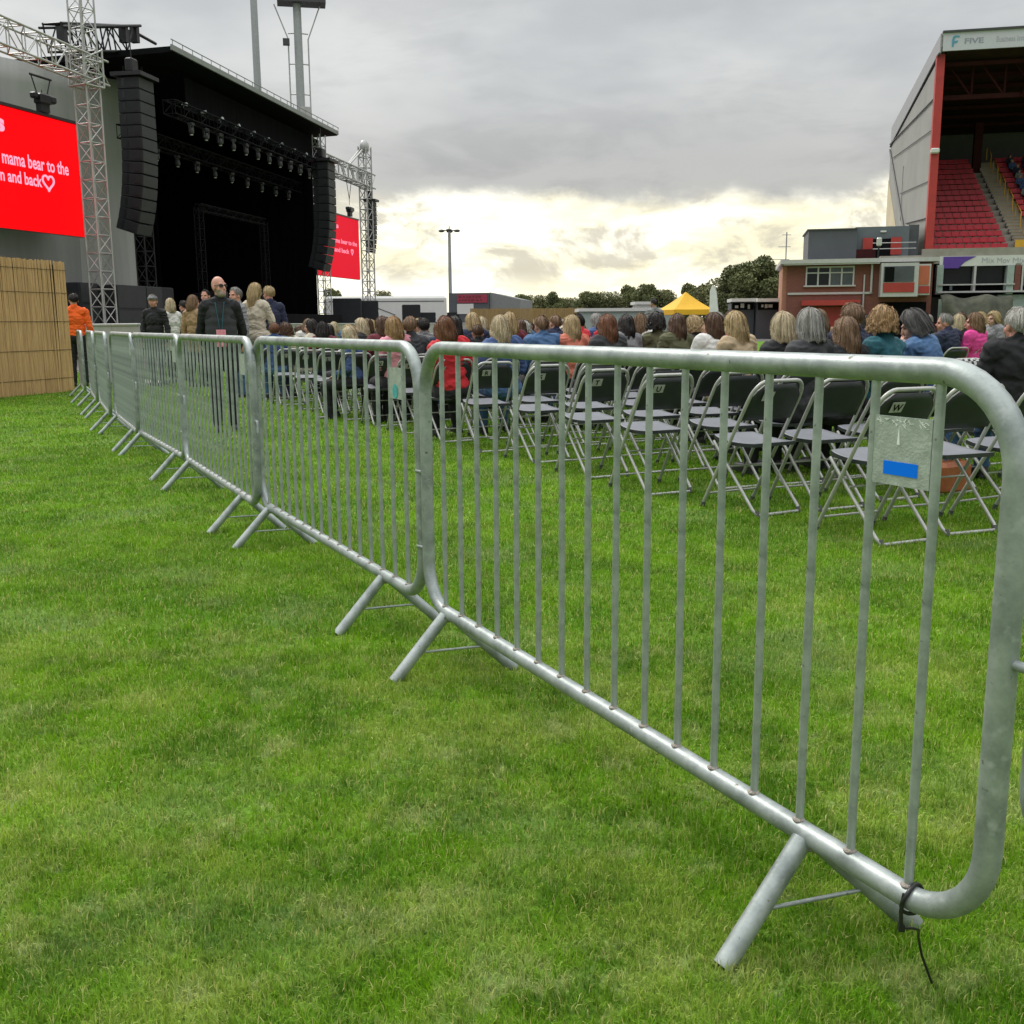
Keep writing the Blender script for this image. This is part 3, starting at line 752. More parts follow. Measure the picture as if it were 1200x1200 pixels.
def make_hair(key, length, volume=.014, curl=0.0, fringe=52, seed=1, wavy=.0):
    rr = random.Random(seed); mb = MB(); n, m = 72, 16; grid = []
    for j in range(n):
        ph = 2*PI*j/n; c = math.cos(ph)                     # ph = 0 is the face side
        ang = abs(((math.degrees(ph) + 180) % 360) - 180)
        te = fringe if ang < 35 else (fringe + (ang-35)*(96-fringe)/35 if ang < 70 else (96 if ang < 100 else min(128, 96 + (ang-100)*.9)))
        ln = length*(1 if ang > 95 else max(0, (ang-52)/43)) if length > 0 else 0
        ln *= rr.uniform(.88, 1.06)
        col = []; st = rr.gauss(0, .0022) + .0022*math.sin(j*2.6)
        tend = min(te, 92) if ln > 0.01 else te
        for i in range(m+1):
            if ln > .01 and i > m*.5:
                q = (i - m*.5)/(m*.5); th = math.radians(tend); ex = ln*q
            else:
                q = i/(m*.5) if ln > .01 else i/m
                th = math.radians(tend*q); ex = 0
            rx, ry, rz = .074 + volume, .093 + volume, .093 + volume*1.1
            x = (rx+st)*math.sin(th)*math.sin(ph); y = -.012 + (ry+st)*math.sin(th)*c; z = .028 + (rz+st)*math.cos(th) - ex
            if ex: 
                k = 1 + .10*math.sin(min(1, ex/.22)*PI) - .18*max(0, ex-.12)/.25; x *= k; y = y*k - .01*ex/.2
                x += wavy*.012*math.sin(ex*50 + j*.35); y += wavy*.010*math.cos(ex*46 + j*.3)
            if curl:
                q3 = Vector((x, y, z))*38; f = curl*(noise.noise(q3) + .6*noise.noise(q3*2.1)); nrm = Vector((x, y, z-.02)).normalized()
                x += nrm.x*f; y += nrm.y*f; z += nrm.z*f
            if i == m and not ex: pass
            col.append((x, y, z))
        grid.append(col)
    vs = [p for c2 in grid for p in c2]; fs = []
    for j in range(n):
        for i in range(m): a, b = j*(m+1)+i, ((j+1) % n)*(m+1)+i; fs.append((a, b, b+1, a+1))
    mb.add(vs, fs, 0, True)
    o = mb.build('tmp', [M['black']])
    so = o.modifiers.new('s', 'SOLIDIFY'); so.thickness = .012; so.offset = -1
    dg = bpy.context.evaluated_depsgraph_get(); m0 = bpy.data.meshes.new_from_object(o.evaluated_get(dg)); bpy.data.objects.remove(o)
    # loose locks laid over the shell
    vv = [v.co.copy() for v in m0.vertices]; ff = [tuple(p.vertices) for p in m0.polygons]
    for k in range(620 if length > 0 or curl else 420):
        j = rr.uniform(0, n); dr = rr.gauss(0, 1.4); i0 = rr.uniform(0, m*.45); i1 = m*rr.uniform(.8, 1.0); off = abs(rr.gauss(.002, .0035)); wd_ = rr.uniform(.0022, .0052); L_ = 9; base = len(vv)
        ext = rr.uniform(0, .02) if i1 > m*.95 else 0; jig = rr.uniform(.5, 1.5)
        for q in range(L_+1):
            f = q/L_; ii = i0 + (i1-i0)*f; jj = (j + dr*f*f) % n
            ia, ja = min(m-1, int(ii)), int(jj) % n; fi, fj = ii - ia, jj - int(jj)
            A = Vector(grid[ja][ia]).lerp(Vector(grid[ja][ia+1]), fi); B = Vector(grid[(ja+1) % n][ia]).lerp(Vector(grid[(ja+1) % n][ia+1]), fi)
            P = A.lerp(B, fj); Tn = (B - A); Tn = Tn.normalized() if Tn.length > 1e-6 else Vector((1, 0, 0))
            N_ = Vector((P.x, P.y + .012, max(0, P.z - .02) if not (length > 0 and f > .5) else 0)); N_ = N_.normalized() if N_.length > 1e-6 else Vector((0, 0, 1))
            C_ = P + N_*(off*(.35 + f) + curl*.35*math.sin(q*1.7*jig + k)) + Vector((0, 0, -ext*f*f)) + Tn*(.004*math.sin(f*4*jig + k))
            w2 = wd_*(1 - .75*f*f); vv += [C_ - Tn*w2 + N_*.0, C_ + Tn*w2 + N_*.0012]
            if q: a_ = base + 2*q; ff.append((a_-2, a_-1, a_+1, a_))
    me = bpy.data.meshes.new('hair'); me.from_pydata([tuple(v) for v in vv], [], ff); me.materials.append(M['black'])
    me.polygons.foreach_set('use_smooth', [True]*len(me.polygons)); me.name = 'hair'; HAIR[key] = me
make_hair('long', .26, .016, seed=2, wavy=.6); make_hair('verylong', .36, .014, seed=12, wavy=1.0); make_hair('bob', .13, .020, seed=3, wavy=.3); make_hair('short', 0, .010, .004, 46, seed=4)
make_hair('curly', .085, .032, .022, 48, seed=5); make_hair('midlong', .19, .018, seed=6, wavy=.4); make_hair('crop', 0, .005, .002, 40, seed=8)
cp = MB(); vs = []; nn = 24
cp.ell((0, -.012, .045), (.086, .105, .082), None, 24, 12)
CAPM = None
def hair_mat(name, a, b2):
    m = mat(name, a, .42, col2=b2, scale=30, stretch=(5, 5, .3), bump=.6, bscale=60, spec=.45)
    nt = m.node_tree; N = nt.nodes; L = nt.links; ge = N.new('ShaderNodeNewGeometry'); hs = N.new('ShaderNodeHueSaturation'); mr = N.new('ShaderNodeMapRange')
    mr.inputs['To Min'].default_value = .55; mr.inputs['To Max'].default_value = 1.3; L.new(ge.outputs['Random Per Island'], mr.inputs['Value']); L.new(mr.outputs[0], hs.inputs['Value'])
    L.new(N['Color Ramp'].outputs['Color'], hs.inputs['Color']); L.new(hs.outputs[0], N['Principled BSDF'].inputs['Base Color']); return m
HC = {'blonde': hair_mat('hair_blonde', (.36, .25, .11), (.66, .50, .27)), 'pale blonde': hair_mat('hair_pale_blonde', (.46, .36, .21), (.74, .62, .42)),
      'brown': hair_mat('hair_brown', (.055, .026, .014), (.15, .075, .036)), 'auburn': hair_mat('hair_auburn', (.12, .045, .02), (.27, .11, .05)),
      'light brown': hair_mat('hair_light_brown', (.15, .085, .045), (.34, .21, .12)), 'grey': hair_mat('hair_grey', (.20, .19, .17), (.46, .44, .41)),
      'dark grey': hair_mat('hair_dark_grey', (.05, .047, .045), (.15, .14, .135)), 'dark': hair_mat('hair_dark', (.010, .008, .007), (.035, .026, .02)),
      'ginger': hair_mat('hair_ginger', (.27, .15, .06), (.52, .33, .15)), 'white': hair_mat('hair_white', (.42, .40, .36), (.66, .63, .58))}
def cloth(name, c, var=.18, sc_=9): return mat('cloth_' + name.replace(' ', '_'), c, .85, var=var, scale=sc_, bump=.35, bscale=16)
CL = {n: cloth(n, c) for n, c in {'black': (.012, .012, .014), 'charcoal': (.035, .036, .04), 'navy': (.015, .02, .05), 'denim blue': (.06, .13, .26), 'teal': (.012, .085, .11), 'red': (.52, .02, .03),
      'pink': (.60, .25, .30), 'bright pink': (.62, .05, .26), 'beige': (.42, .32, .20), 'tan': (.34, .22, .12), 'olive': (.085, .085, .04), 'grey': (.20, .20, .21), 'white': (.62, .61, .58), 'blue': (.05, .09, .22),
      'cream': (.52, .46, .36), 'burgundy': (.13, .018, .03), 'coral': (.55, .17, .11), 'hi-vis orange': (.85, .12, .01), 'pale blue': (.24, .32, .42), 'dark green': (.02, .05, .03)}.items()}
make_hair('cap', 0, .012, 0, 52, seed=9)
make_pose('sit_f', True, True, 0, -.05); make_pose('sit_f_l', True, True, .55, -.05, .02); make_pose('sit_f_r', True, True, -.6, -.12, .01); make_pose('sit_f_down', True, True, .25, -.35, .07, 'phone')
make_pose('sit_m', True, False, 0, -.03); make_pose('sit_m_l', True, False, .5, -.05, .03); make_pose('sit_m_r', True, False, -.55, -.08)
make_pose('sit_coat', True, True, .1, -.05, 0, 'lap', True)
make_pose('stand_m', False, False, .3, -.05, 0, 'down', False); make_pose('stand_f', False, True, -.5, -.08, 0, ('down', 'phone'), True, stride=.03)
make_pose('stand_lead', False, False, .75, .03, 0, 'back', True, True, stride=.04)
def person(pose, loc, rz, label, hair=None, hc='brown', top='black', bot='denim blue', skin=0, scale=1.0, group=None, cat='person', topname='jacket'):
    P = POSES[pose]
    r = thing('person', label, cat, loc, rz, group); scale *= .96 if pose.startswith('sit') else 1.0; r.scale = (scale,)*3
    if pose.startswith('sit'): r.rotation_euler = (R.gauss(0, .045), R.gauss(0, .05), rz)
    link('body', P['body'], r, [SK[skin], None, None, None])
    link(topname, P['top'], r, [CL[top]]); link('trousers', P['bot'], r, [CL[bot]]); link('shoes', P['shoe'], r)
    if hair:
        h = link('hair', HAIR[hair], r, [HC[hc]]); h.matrix_local = P['HT']
    return r
PG, SG = 'seated audience in the chair rows', 'people standing on the grass by the stage'
OCC = {}
def hero(px, row, pose, hair, hc, top, bot, label, skin=0, turn=0.0, scale=1.0):
    c = seat_at_px(row, px); ci = round(c); 
    for k in range(0, 3):
        if (row, ci + k) not in OCC: ci = ci + k; break
    OCC[(row, ci)] = True
    p = seat_pos(row, ci); p = p + Ud*max(-.24, min(.24, (c - ci)*.53))
    return person(pose, p, CRZ + turn, label, hair, hc, top, bot, skin, scale, PG)
hero(531, 6, 'sit_f', 'long', 'auburn', 'red', 'black', 'woman with long auburn hair in bright red top and black trousers on a chair', turn=-.05)
hero(588, 6, 'sit_f', 'verylong', 'pale blonde', 'blue', 'denim blue', 'woman with very long pale blonde hair in blue jacket and jeans', turn=-.1)
hero(464, 8, 'sit_f', 'midlong', 'ginger', 'pink', 'black', 'woman with ginger blonde hair and pale pink coat', turn=.1)
hero(428, 8, 'sit_m_r', 'short', 'light brown', 'charcoal', 'black', 'man with short light brown hair in dark coat beside the pink coat', 1)
hero(444, 9, 'sit_f_l', 'bob', 'brown', 'burgundy', 'black', 'person with brown bob in burgundy coat leaning towards a man', 1)
hero(490, 10, 'sit_m', 'short', 'dark', 'grey', 'black', 'man with short dark hair in grey jacket left of the black hood')
hero(514, 8, 'sit_f', 'long', 'dark', 'black', 'black', 'person with long black hair and black coat behind the red top woman')
hero(933, 2, 'sit_f', 'bob', 'grey', 'charcoal', 'black', 'woman with grey bob in charcoal coat, blonde bob at her side', turn=.1, scale=1.0)
hero(901, 3, 'sit_f', 'bob', 'pale blonde', 'black', 'black', 'woman with pale blonde bob and black coat next to grey bob')
hero(981, 2, 'sit_f', 'long', 'light brown', 'black', 'black', 'woman with straight light brown hair in front of a tall man', scale=.955)
hero(982, 3, 'sit_m', 'short', 'light brown', 'navy', 'black', 'tall man with short brown hair behind straight haired woman', scale=1.05)
hero(1016, 2, 'sit_f_r', 'curly', 'ginger', 'teal', 'black', 'woman with curly ginger hair in teal coat', turn=.15)
hero(1086, 2, 'sit_f_down', 'bob', 'dark grey', 'denim blue', 'black', 'woman with dark grey bob in denim jacket looking down', turn=.35)
hero(1135, 6, 'sit_f_l', 'midlong', 'light brown', 'bright pink', 'black', 'woman in bright pink top with brown hair', 1, .2)
hero(1112, 6, 'sit_m_l', 'crop', 'grey', 'navy', 'black', 'balding man in navy jacket next to the bright pink top', 1, .2)
hero(1170, 1, 'sit_m', 'short', 'white', 'black', 'denim blue', 'large man with short white hair, black coat and jeans at the frame edge', 1, -.3, 1.0)
hero(1199, 3, 'sit_f', 'midlong', 'blonde', 'tan', 'denim blue', 'blonde woman beyond the white haired man at the frame edge', 0)
hero(862, 4, 'sit_coat', 'midlong', 'blonde', 'beige', 'black', 'woman with blonde hair in beige furry coat', turn=.1)
hero(824, 5, 'sit_f_l', 'midlong', 'brown', 'white', 'black', 'woman with brown hair in black and white jacket')
hero(783, 6, 'sit_f', 'long', 'brown', 'olive', 'black', 'woman with long brown hair in olive coat')
hero(706, 6, 'sit_coat', 'long', 'auburn', 'charcoal', 'black', 'woman with auburn hair and charcoal coat with pale fur collar')
hero(728, 7, 'sit_f', 'long', 'dark', 'grey', 'black', 'woman with long dark hair in grey coat')
hero(632, 7, 'sit_m', 'crop', 'light brown', 'denim blue', 'black', 'man with cropped hair in denim jacket, pink neck', 1)
hero(662, 7, 'sit_f', 'long', 'blonde', 'coral', 'black', 'woman with blonde hair in coral top', 1)
# the rest of the audience, row by row; keep those whose head the photo could show
HS = [('long', .24), ('bob', .2), ('short', .24), ('midlong', .16), ('curly', .06), ('crop', .10)]
def pick(prs):
    t = R.random()*sum(p for _, p in prs)
    for k, p in prs:
        t -= p
        if t <= 0: return k
    return prs[-1][0]
placed = []; ncrowd = 0
for (r_, c_) in OCC:
    q = seat_pos(r_, c_) + Vector((0, 0, 1.18)); u, v = proj(q); placed.append((u, v, 1212*.12/q.y))
for r_ in range(1, 30):
    for c_ in range(0, 38):
        if (r_, c_) in OCC: continue
        q = seat_pos(r_, c_) + Vector((0, 0, 1.18)); u, v = proj(q)
        if u < 300 or u > 1212: continue
        if r_ <= 3: continue
        if r_ in (4, 5): continue
        if r_ in (6, 7) and c_ < 3: continue
        pr = .82 if c_ > 3 else (.5 if r_ > 8 else .35)
        if u < 440: pr = .55 if r_ > 11 else .25
        if R.random() > pr or ncrowd >= 285: continue
        rad = 1212*.12/q.y
        # seen fraction of the head disc against nearer heads
        hid = 0
        for k in range(16):
            a = k*2.4; rr = rad*math.sqrt((k+.5)/16); x, y = u + rr*math.cos(a), v - rr*.4 + rr*math.sin(a)
            if any((x-p[0])**2 + (y-p[1])**2 < (p[2]*1.0)**2 or (abs(x-p[0]) < p[2]*1.7 and y > p[1] + p[2]*.9 and y < p[1] + p[2]*4) for p in placed): hid += 1
        if hid > (12 if r_ < 9 else 14): continue
        placed.append((u, v, rad)); ncrowd += 1; OCC[(r_, c_)] = True
        hs = pick(HS); male = hs in ('short', 'crop')
        hc = pick([('blonde', .2), ('pale blonde', .12), ('brown', .24), ('light brown', .14), ('auburn', .08), ('dark', .12), ('grey', .10), ('dark grey', .05), ('ginger', .05), ('white', .05)])
        tp = pick([('black', .22), ('charcoal', .14), ('navy', .12), ('denim blue', .1), ('grey', .08), ('beige', .06), ('olive', .05), ('white', .06), ('pink', .04), ('red', .05), ('tan', .05), ('cream', .05), ('burgundy', .04), ('coral', .04), ('blue', .06), ('pale blue', .05), ('bright pink', .02), ('teal', .02)])
        po = pick([('sit_m', 1), ('sit_m_l', .8), ('sit_m_r', .5)] if male else [('sit_f', 1), ('sit_f_l', .8), ('sit_f_r', .5), ('sit_coat', .4), ('sit_f_down', .25)])
        nm = {'long': 'long', 'bob': 'bobbed', 'short': 'short', 'midlong': 'shoulder length', 'curly': 'curly', 'crop': 'cropped'}[hs]
        lab = 'person, %s %s hair, %s top, %s seat of the %s row' % (nm, hc, tp, ORD[min(c_+1, 40)], ORD[r_+1])
        person(po, seat_pos(r_, c_) + Vector((R.gauss(0, .03), R.gauss(0, .03), 0)), CRZ + R.gauss(.05, .42), lab, hs, hc, tp, R.choice(['black', 'denim blue', 'navy', 'charcoal']), R.choice([0, 0, 1, 1, 2]), R.uniform(.91, 1.05), PG)
# chairs: the near rows, then one under every seated person
LET = 'WVUTSRQPNMLKJHGFEDCBA'
chair_seats = set((r_, c_) for r_ in range(0, 7) for c_ in range(0, 8)) | set((r_, c_) for r_ in range(7, 15) for c_ in range(0, 4))
for k in sorted(OCC):
    if len(chair_seats) < 298: chair_seats.add(k)
first = True
for (r_, c_) in sorted(chair_seats):
    u, v = proj(seat_pos(r_, c_) + Vector((0, 0, .5)))
    if u > 1330: continue
    occ = (r_, c_) in OCC
    lab = '%s grey folding chair, %s seat from the aisle in the %s row' % ('occupied' if occ else 'empty', ORD[c_+1], ORD[r_+1])
    pos = seat_pos(r_, c_) + Vector((R.gauss(0, .018), R.gauss(0, .018), 0)); rz = CRZ + R.gauss(0, .035)
    if c_ > 0: pos = pos + Vector((R.gauss(0, .02), R.gauss(0, .025), 0)); rz += R.gauss(0, .04)
    if first:
        o = CH; o.location = pos; o.rotation_euler = (0, 0, rz); o['label'] = lab; o['group'] = 'folding chairs in rows'; first = False; ch0 = [c for c in CH.children]
    else:
        o = bpy.data.objects.new('folding_chair', None); COL.objects.link(o); o.location = pos; o.rotation_euler = (0, 0, rz); o['label'] = lab; o['category'] = 'chair'; o['group'] = 'folding chairs in rows'
        for c in ch0: d = c.copy(); COL.objects.link(d); d.parent = o
    if c_ == 0 and r_ < 14:
        # paper row letter taped to the back of the aisle chair
        def lpp(t): return Vector((0, .235 - .46*t, .012 + .80*t))
        q = lpp(.9); tl = math.atan2(.46, .80)
        lm = MB(); Rm = Matrix.Rotation(tl, 3, 'X'); lm.box((-.085, q.y - .024, q.z - .012), (.082, .002, .062), rot=Rm)
        po = lm.build('row_label', M['paper'], o)
        up = Rm @ Vector((0, 0, 1)); ou = Rm @ Vector((0, -1, 0))
        org = Vector((-.085, q.y - .024, q.z - .012)) + ou*.0025 - up*.021
        place_text(LET[r_], .058, M['ink'], po, org, (1, 0, 0), up, .0004, .0012, align='CENTER', name='letter')

# checked throw hung over an empty chair back
tc_ = round(seat_at_px(2, 1122)); tp0 = seat_pos(2, tc_); th_ = thing('throw', 'black and white checked throw hung over a chair back', 'throw', tp0, CRZ)
b = MB(); vs = []; fs = []
for i in range(25):
    x = -.25 + .5*i/24
    for j in range(17):
        f = j/16; a = (f - .4)*5.2
        if f < .3: y, z = -.228 + .035, .835 - (.3 - f)*.8
        elif f > .5: y, z = -.228 - .045 - .05*(f - .5), .835 - (f - .5)*.75
        else: t_ = (f - .3)/.2*PI; y, z = -.23 + .038*math.cos(t_), .835 + .03*math.sin(t_)
        vs.append((x*(1 + .06*math.sin(f*3)), y + .012*math.sin(x*38 + f*3)*(1 if f > .5 else -.4), z + .012*math.sin(x*21 + 1)*(f > .9 or f < .1)))
for i in range(24):
    for j in range(16): a = i*17 + j; fs.append((a, a+17, a+18, a+1))
b.add(vs, fs, 0, True)
M['check'] = mat('checked_wool', (.02, .02, .02), .9)
_n = M['check'].node_tree; _c = _n.nodes.new('ShaderNodeTexChecker'); _c.inputs['Scale'].default_value = 32; _c.inputs['Color1'].default_value = (.5, .5, .48, 1); _c.inputs['Color2'].default_value = (.02, .02, .022, 1)
_n.links.new(_n.nodes['Texture Coordinate'].outputs['Object'], _c.inputs['Vector']); _n.links.new(_c.outputs['Color'], _n.nodes['Principled BSDF'].inputs['Base Color'])
o = b.build('cloth', M['check'], th_); so = o.modifiers.new('thickness', 'SOLIDIFY'); so.thickness = .006
# bags under the chairs
def handbag(loc, rz, m, lab):
    t = thing('handbag', lab, 'bag', loc, rz)
    b = MB(); b.box((0, 0, .11), (.30, .14, .22), bev=.03); b.build('bag_body', m, t)
    h = MB(); h.tube([(-.09, 0, .21), (-.07, 0, .30), (0, 0, .33), (.07, 0, .30), (.09, 0, .21)], .009, 8); h.build('handle', m, t)
M['leather'] = mat('tan_leather', (.30, .09, .03), .45, var=.2, bump=.2)
q = at_z(1112, 578, 0); handbag(q, .5, M['leather'], 'tan leather bag on the grass under a chair')

# people standing between the barriers and the stage
lead = person('stand_lead', at_z(266, 505, 0) + Vector((0, 0, 0)), PI + math.atan2(-3.13, -11.4)*0 + .25, 'bald bearded man in black gilet with dark glasses and pink pass', None, 'grey', 'black', 'black', 1, .965, SG)
lead.scale = (.86, .92, .965)
P = POSES['stand_lead']; HT = P['HT']
gl = MB()
for s in (-1, 1):
    gl.prism([(s*.034 + .026*math.cos(a*PI/8), .013 + .018*math.sin(a*PI/8)) for a in range(16)], .082, .092, T=HT); gl.bar(HT @ Vector((s*.062, .085, .02)), HT @ Vector((s*.084, 0, .018)), .004, n=6)
gl.bar(HT @ Vector((-.02, .098, .018)), HT @ Vector((.02, .098, .018)), .003, n=6); gl.build('glasses', M['black_plastic'], lead)
gi = MB()
def ringel(z, a, b, c): return [(a*math.cos(t*PI/20), c + b*math.sin(t*PI/20), z) for t in range(40)]
rows = []
for i in range(26):
    z = .82 + i*.024; f = (z - .82)/.6
    puff = .009*abs(math.sin(i*PI/4)); a = (.190 if f < .7 else .190 - .03*(f-.7)/.3) + puff; b = .152 - .015*f + puff
    rows.append(ringel(z, a, b, -.005 if f < .6 else -.005))
vs = [p for r in rows for p in r]; fs = [(i*40+j, i*40+(j+1) % 40, (i+1)*40+(j+1) % 40, (i+1)*40+j) for i in range(25) for j in range(40)]
gi.add(vs, fs, 0, True); gi.add(rows[0], [tuple(range(40))]); gi.add(rows[-1], [tuple(range(40))])
gi.tube([(0, .148, .83), (0, .152, 1.1), (0, .140, 1.40)], .006, 6)
gi.build('gilet', CL['charcoal'], lead)
ly = MB(); ly.tube([(-.055, .11, 1.46), (-.04, .165, 1.36), (-.012, .185, 1.15)], .006, 6); ly.tube([(.055, .11, 1.46), (.04, .165, 1.36), (.012, .185, 1.15)], .006, 6)
ly = ly.build('lanyard', CL['teal'], lead); pa = MB(); pa.box((0, .190, 1.06), (.115, .004, .19), bev=.003); pa.build('pass', mat('pink_pass', (.72, .10, .20), .4, col2=(.80, .45, .5), scale=30), lead)
def stander(px, py, pose, rz, label, hair, hc, top, bot, skin=0, scale=1.0, D=None):
    q = at_z(px, py, 0) if D is None else Vector((at_y(px, 400, D).x, D, 0))
    return person(pose, q, rz, label, hair, hc, top, bot, skin, scale, SG)
cm = stander(183, 448, 'stand_m', PI - .25, 'man in grey cap and black jumper with folded pale collar', 'cap', 'grey', 'black', 'navy', 1, 1.0, 20.5)
HT = POSES['stand_m']['HT']
cpm = MB(); cpm.ell((0, -.010, .060), (.088, .106, .072), HT, 24, 12); cpm.prism([(.075*math.cos(a*PI/12), .075 + .085*math.sin(a*PI/12)) for a in range(13)], .062, .074, axis='z', T=HT); cpm.build('cap', CL['grey'], cm)
stander(203, 0, 'stand_f', .9, 'woman with pale blonde hair in white top beside the capped man', 'midlong', 'pale blonde', 'white', 'black', 0, .97, 21.5)
stander(218, 0, 'stand_m', .8, 'person in black coat between white top and tan coat', 'short', 'dark', 'black', 'black', 1, .96, 22.5)
stander(229, 0, 'stand_f', -.3, 'woman in tan coat with light brown hair behind the bald man', 'midlong', 'light brown', 'tan', 'black', 1, .98, 20.0)
stander(245, 0, 'stand_m', 2.6, 'tall pink faced man behind the bald man', 'crop', 'dark', 'charcoal', 'black', 1, 1.08, 22)
stander(280, 0, 'stand_m', 2.2, 'man with grey hair just over the bald man shoulder', 'short', 'grey', 'grey', 'denim blue', 1, 1.0, 17.0)
stander(302, 0, 'stand_f', -.25, 'woman with very long blonde hair in cream coat', 'verylong', 'blonde', 'cream', 'black', 0, 1.05, 17.5)
stander(318, 0, 'stand_m', .6, 'man in navy jacket with greying blond hair next to the cream coat', 'short', 'blonde', 'navy', 'black', 1, 1.04, 18.5)
stander(766, 0, 'stand_m', .4, 'man with dark hair standing in pale grey jacket among the seated audience', 'crop', 'dark', 'grey', 'black', 2, .99, 26.0)
hv = stander(90, 448, 'stand_m', .3, 'steward in hi-vis orange jacket and black trousers by the bamboo screen', 'short', 'dark', 'hi-vis orange', 'black', 0, 1.02, 20.4)
SB = 'seated people at the far front rows'

# ------------------------------------------------------------------ bamboo screen
fw = Wall((-8.0, 19.07), (.30, .954))
t = thing('bamboo_screen', 'tall split bamboo reed screen at the frame edge', 'fence', fw.P, fw.rz)
for k, (s0, s1) in enumerate(((-5.2, -2.02), (-1.98, 0))):
    b = MB(); x = s0
    while x < s1:
        r = R.uniform(.011, .021); b.bar((x, R.uniform(-.006, .006), 0), (x + R.gauss(0, .008), R.uniform(-.006, .006), 2.30 + R.uniform(-.012, .014)), r, r*.8, n=5); x += r*1.7
    pn = b.build('reed_panel', M['bamboo'], t)
    w_ = MB()
    for z in (.25, .75, 1.25, 1.75, 2.15): w_.bar((s0, -.017, z), (s1, -.017, z), .004, n=5)
    w_.box(((s0+s1)/2, .03, 1.14), (s1-s0-.05, .02, 2.2)); w_.build('backing', M['bamboo_dark'], pn)
for x in (-2.0, -.03, -5.1):
    b = MB(); b.box((x, .07, 1.15), (.07, .05, 2.3)); b.build('post', M['wood_fence'], t)

# ------------------------------------------------------------------ pit barriers (solid aluminium)
def pit_panel(p, d, L_, lab, grp='solid aluminium stage pit barriers'):
    d = Vector((d[0], d[1], 0)).normalized(); t = thing('pit_barrier', lab, 'barrier', Vector((p[0], p[1], 0)), math.atan2(d.y, d.x), grp)
    b = MB(); b.box((L_/2, 0, .60), (L_ - .02, .03, 1.16)); b.build('panel', M['pit'], t)
    r = MB(); r.box((L_/2, 0, 1.19), (L_ - .01, .09, .05), bev=.012); r.build('top_rail', M['pit'], t)
    s = MB()
    for x in (.12, L_ - .12): s.bar((x, .02, 1.1), (x, .95, .05), .025, n=8)
    s.box((L_/2, .5, .015), (L_ - .02, 1.0, .02)); s.build('brace', M['alu'], t)
a = at_y(99, 388, 22.0); b_ = at_y(132, 388, 21.4); c_ = at_y(164, 388, 20.9)
dd = Vector((b_.x - a.x, b_.y - a.y, 0)); pit_panel((a.x, a.y), dd, dd.length, 'solid aluminium pit barrier beside the steward, end one of the pair')
dd = Vector((c_.x - b_.x, c_.y - b_.y, 0)); pit_panel((b_.x, b_.y), dd, dd.length, 'solid aluminium pit barrier next to the capped man')
E2 = Vector((.18, .984, 0)).normalized(); E1 = Vector((E2.y, -E2.x, 0))
for k in range(22):
    p = Vector((-8.4, 38.2, 0)) + E2*(1.6*k)
    pit_panel((p.x, p.y), E2, 1.6, 'solid aluminium barrier below the stage, %s panel from its near end' % ORD[k+1])

# ------------------------------------------------------------------ stage
SF = Wall(at_y(204, 57, 42.0), E2)          # along = towards the far end, out = towards the audience
st = thing('concert_stage', 'black covered concert stage with open front and dark roof', 'stage', SF.P, SF.rz)
# local x along the front, local y backwards (into the stage), z up
ZR = at_y(204, 57, 42.0).z - 12.30 - .15       # roof level against the first sketch
LEN, DEP, RZ = 17.9, 11.0, 12.45 + ZR
def sbox(name, c, size, m, parent=None, mi=0, **k):
    b = MB(); b.box(c, size); return b.build(name, m, parent or st, **k)
rf = MB(); rf.prism([(0, 12.30+ZR), (DEP, 11.9+ZR), (DEP, 12.25+ZR), (0, 12.50+ZR)], -.2, LEN + .3, axis='x'); rf.build('roof', M['black'], st)
re_ = MB(); re_.box((LEN/2, -.04, 12.44+ZR), (LEN + .6, .07, .20)); re_.bar((-.3, -.05, 12.72+ZR), (LEN+.4, -.05, 12.72+ZR), .02, n=6)
for i in range(24): re_.bar((-.2 + i*.8, -.05, 12.5+ZR), (-.2 + i*.8, -.05, 12.72+ZR), .015, n=4)
re_.build('roof_trim', M['roof_edge'], st)
sbox('back_wall', (LEN/2, DEP - .1, 5.8), (LEN, .12, 11.1), M['black_cloth'])
for nm, x0_, x1_, y0_ in (('far_wing', LEN - .16, LEN - .04, 1.4), ('near_wing', -.01, .11, 3.9)):
    b = MB(); tp_ = lambda y: 12.33 + ZR - .4*y/DEP; b.prism([(y0_, .1), (DEP - .2, .1), (DEP - .2, tp_(DEP - .2)), (y0_, tp_(y0_))], x0_, x1_, axis='x'); b.build(nm, M['black_cloth'], st)
sbox('deck', (LEN/2, DEP/2, .95), (LEN, DEP, 1.5), M['black'])
pr = MB(); pr.box((LEN/2 + 1.3, 1.0, 11.4+ZR), (LEN - 2.6, .05, 1.3)); pr.build('border_drape', M['black_cloth'], st)
for x, yy in ((.75, 2.2), (LEN - 1.3, .5)):
    l = MB(); lattice(l, (x, yy, 0), (x, yy, 12.1+ZR), .5, .5, .6, .03, .018); l.build('roof_tower', M['alu_dark'] if x < 5 else M['alu'], st)
M['rig'] = mat('matt_black_truss', (.013, .013, .014), .9, var=.2, spec=.05)
for z, y in ((10.3+ZR, .2), (9.5+ZR, 2.2), (10.4+ZR, 5.0)):
    l = MB(); lattice(l, (-.3, y, z), (LEN - .4, y, z), .5, .5, .7, .03, .016); l.build('lighting_truss', M['rig'], st)
for (x0, x1, y) in ((7.6, 15.0, 3.2),):
    l = MB(); lattice(l, (x0, y, 1.7), (x0, y, 6.6), .3, .3, .5, .025, .014); lattice(l, (x1, y, 1.7), (x1, y, 6.6), .3, .3, .5, .025, .014); lattice(l, (x0, y, 6.6), (x1, y, 6.6), .3, .3, .5, .025, .014)
    l.build('back_frame', mat('backline_truss', (.022, .022, .024), .9, spec=.08), st)
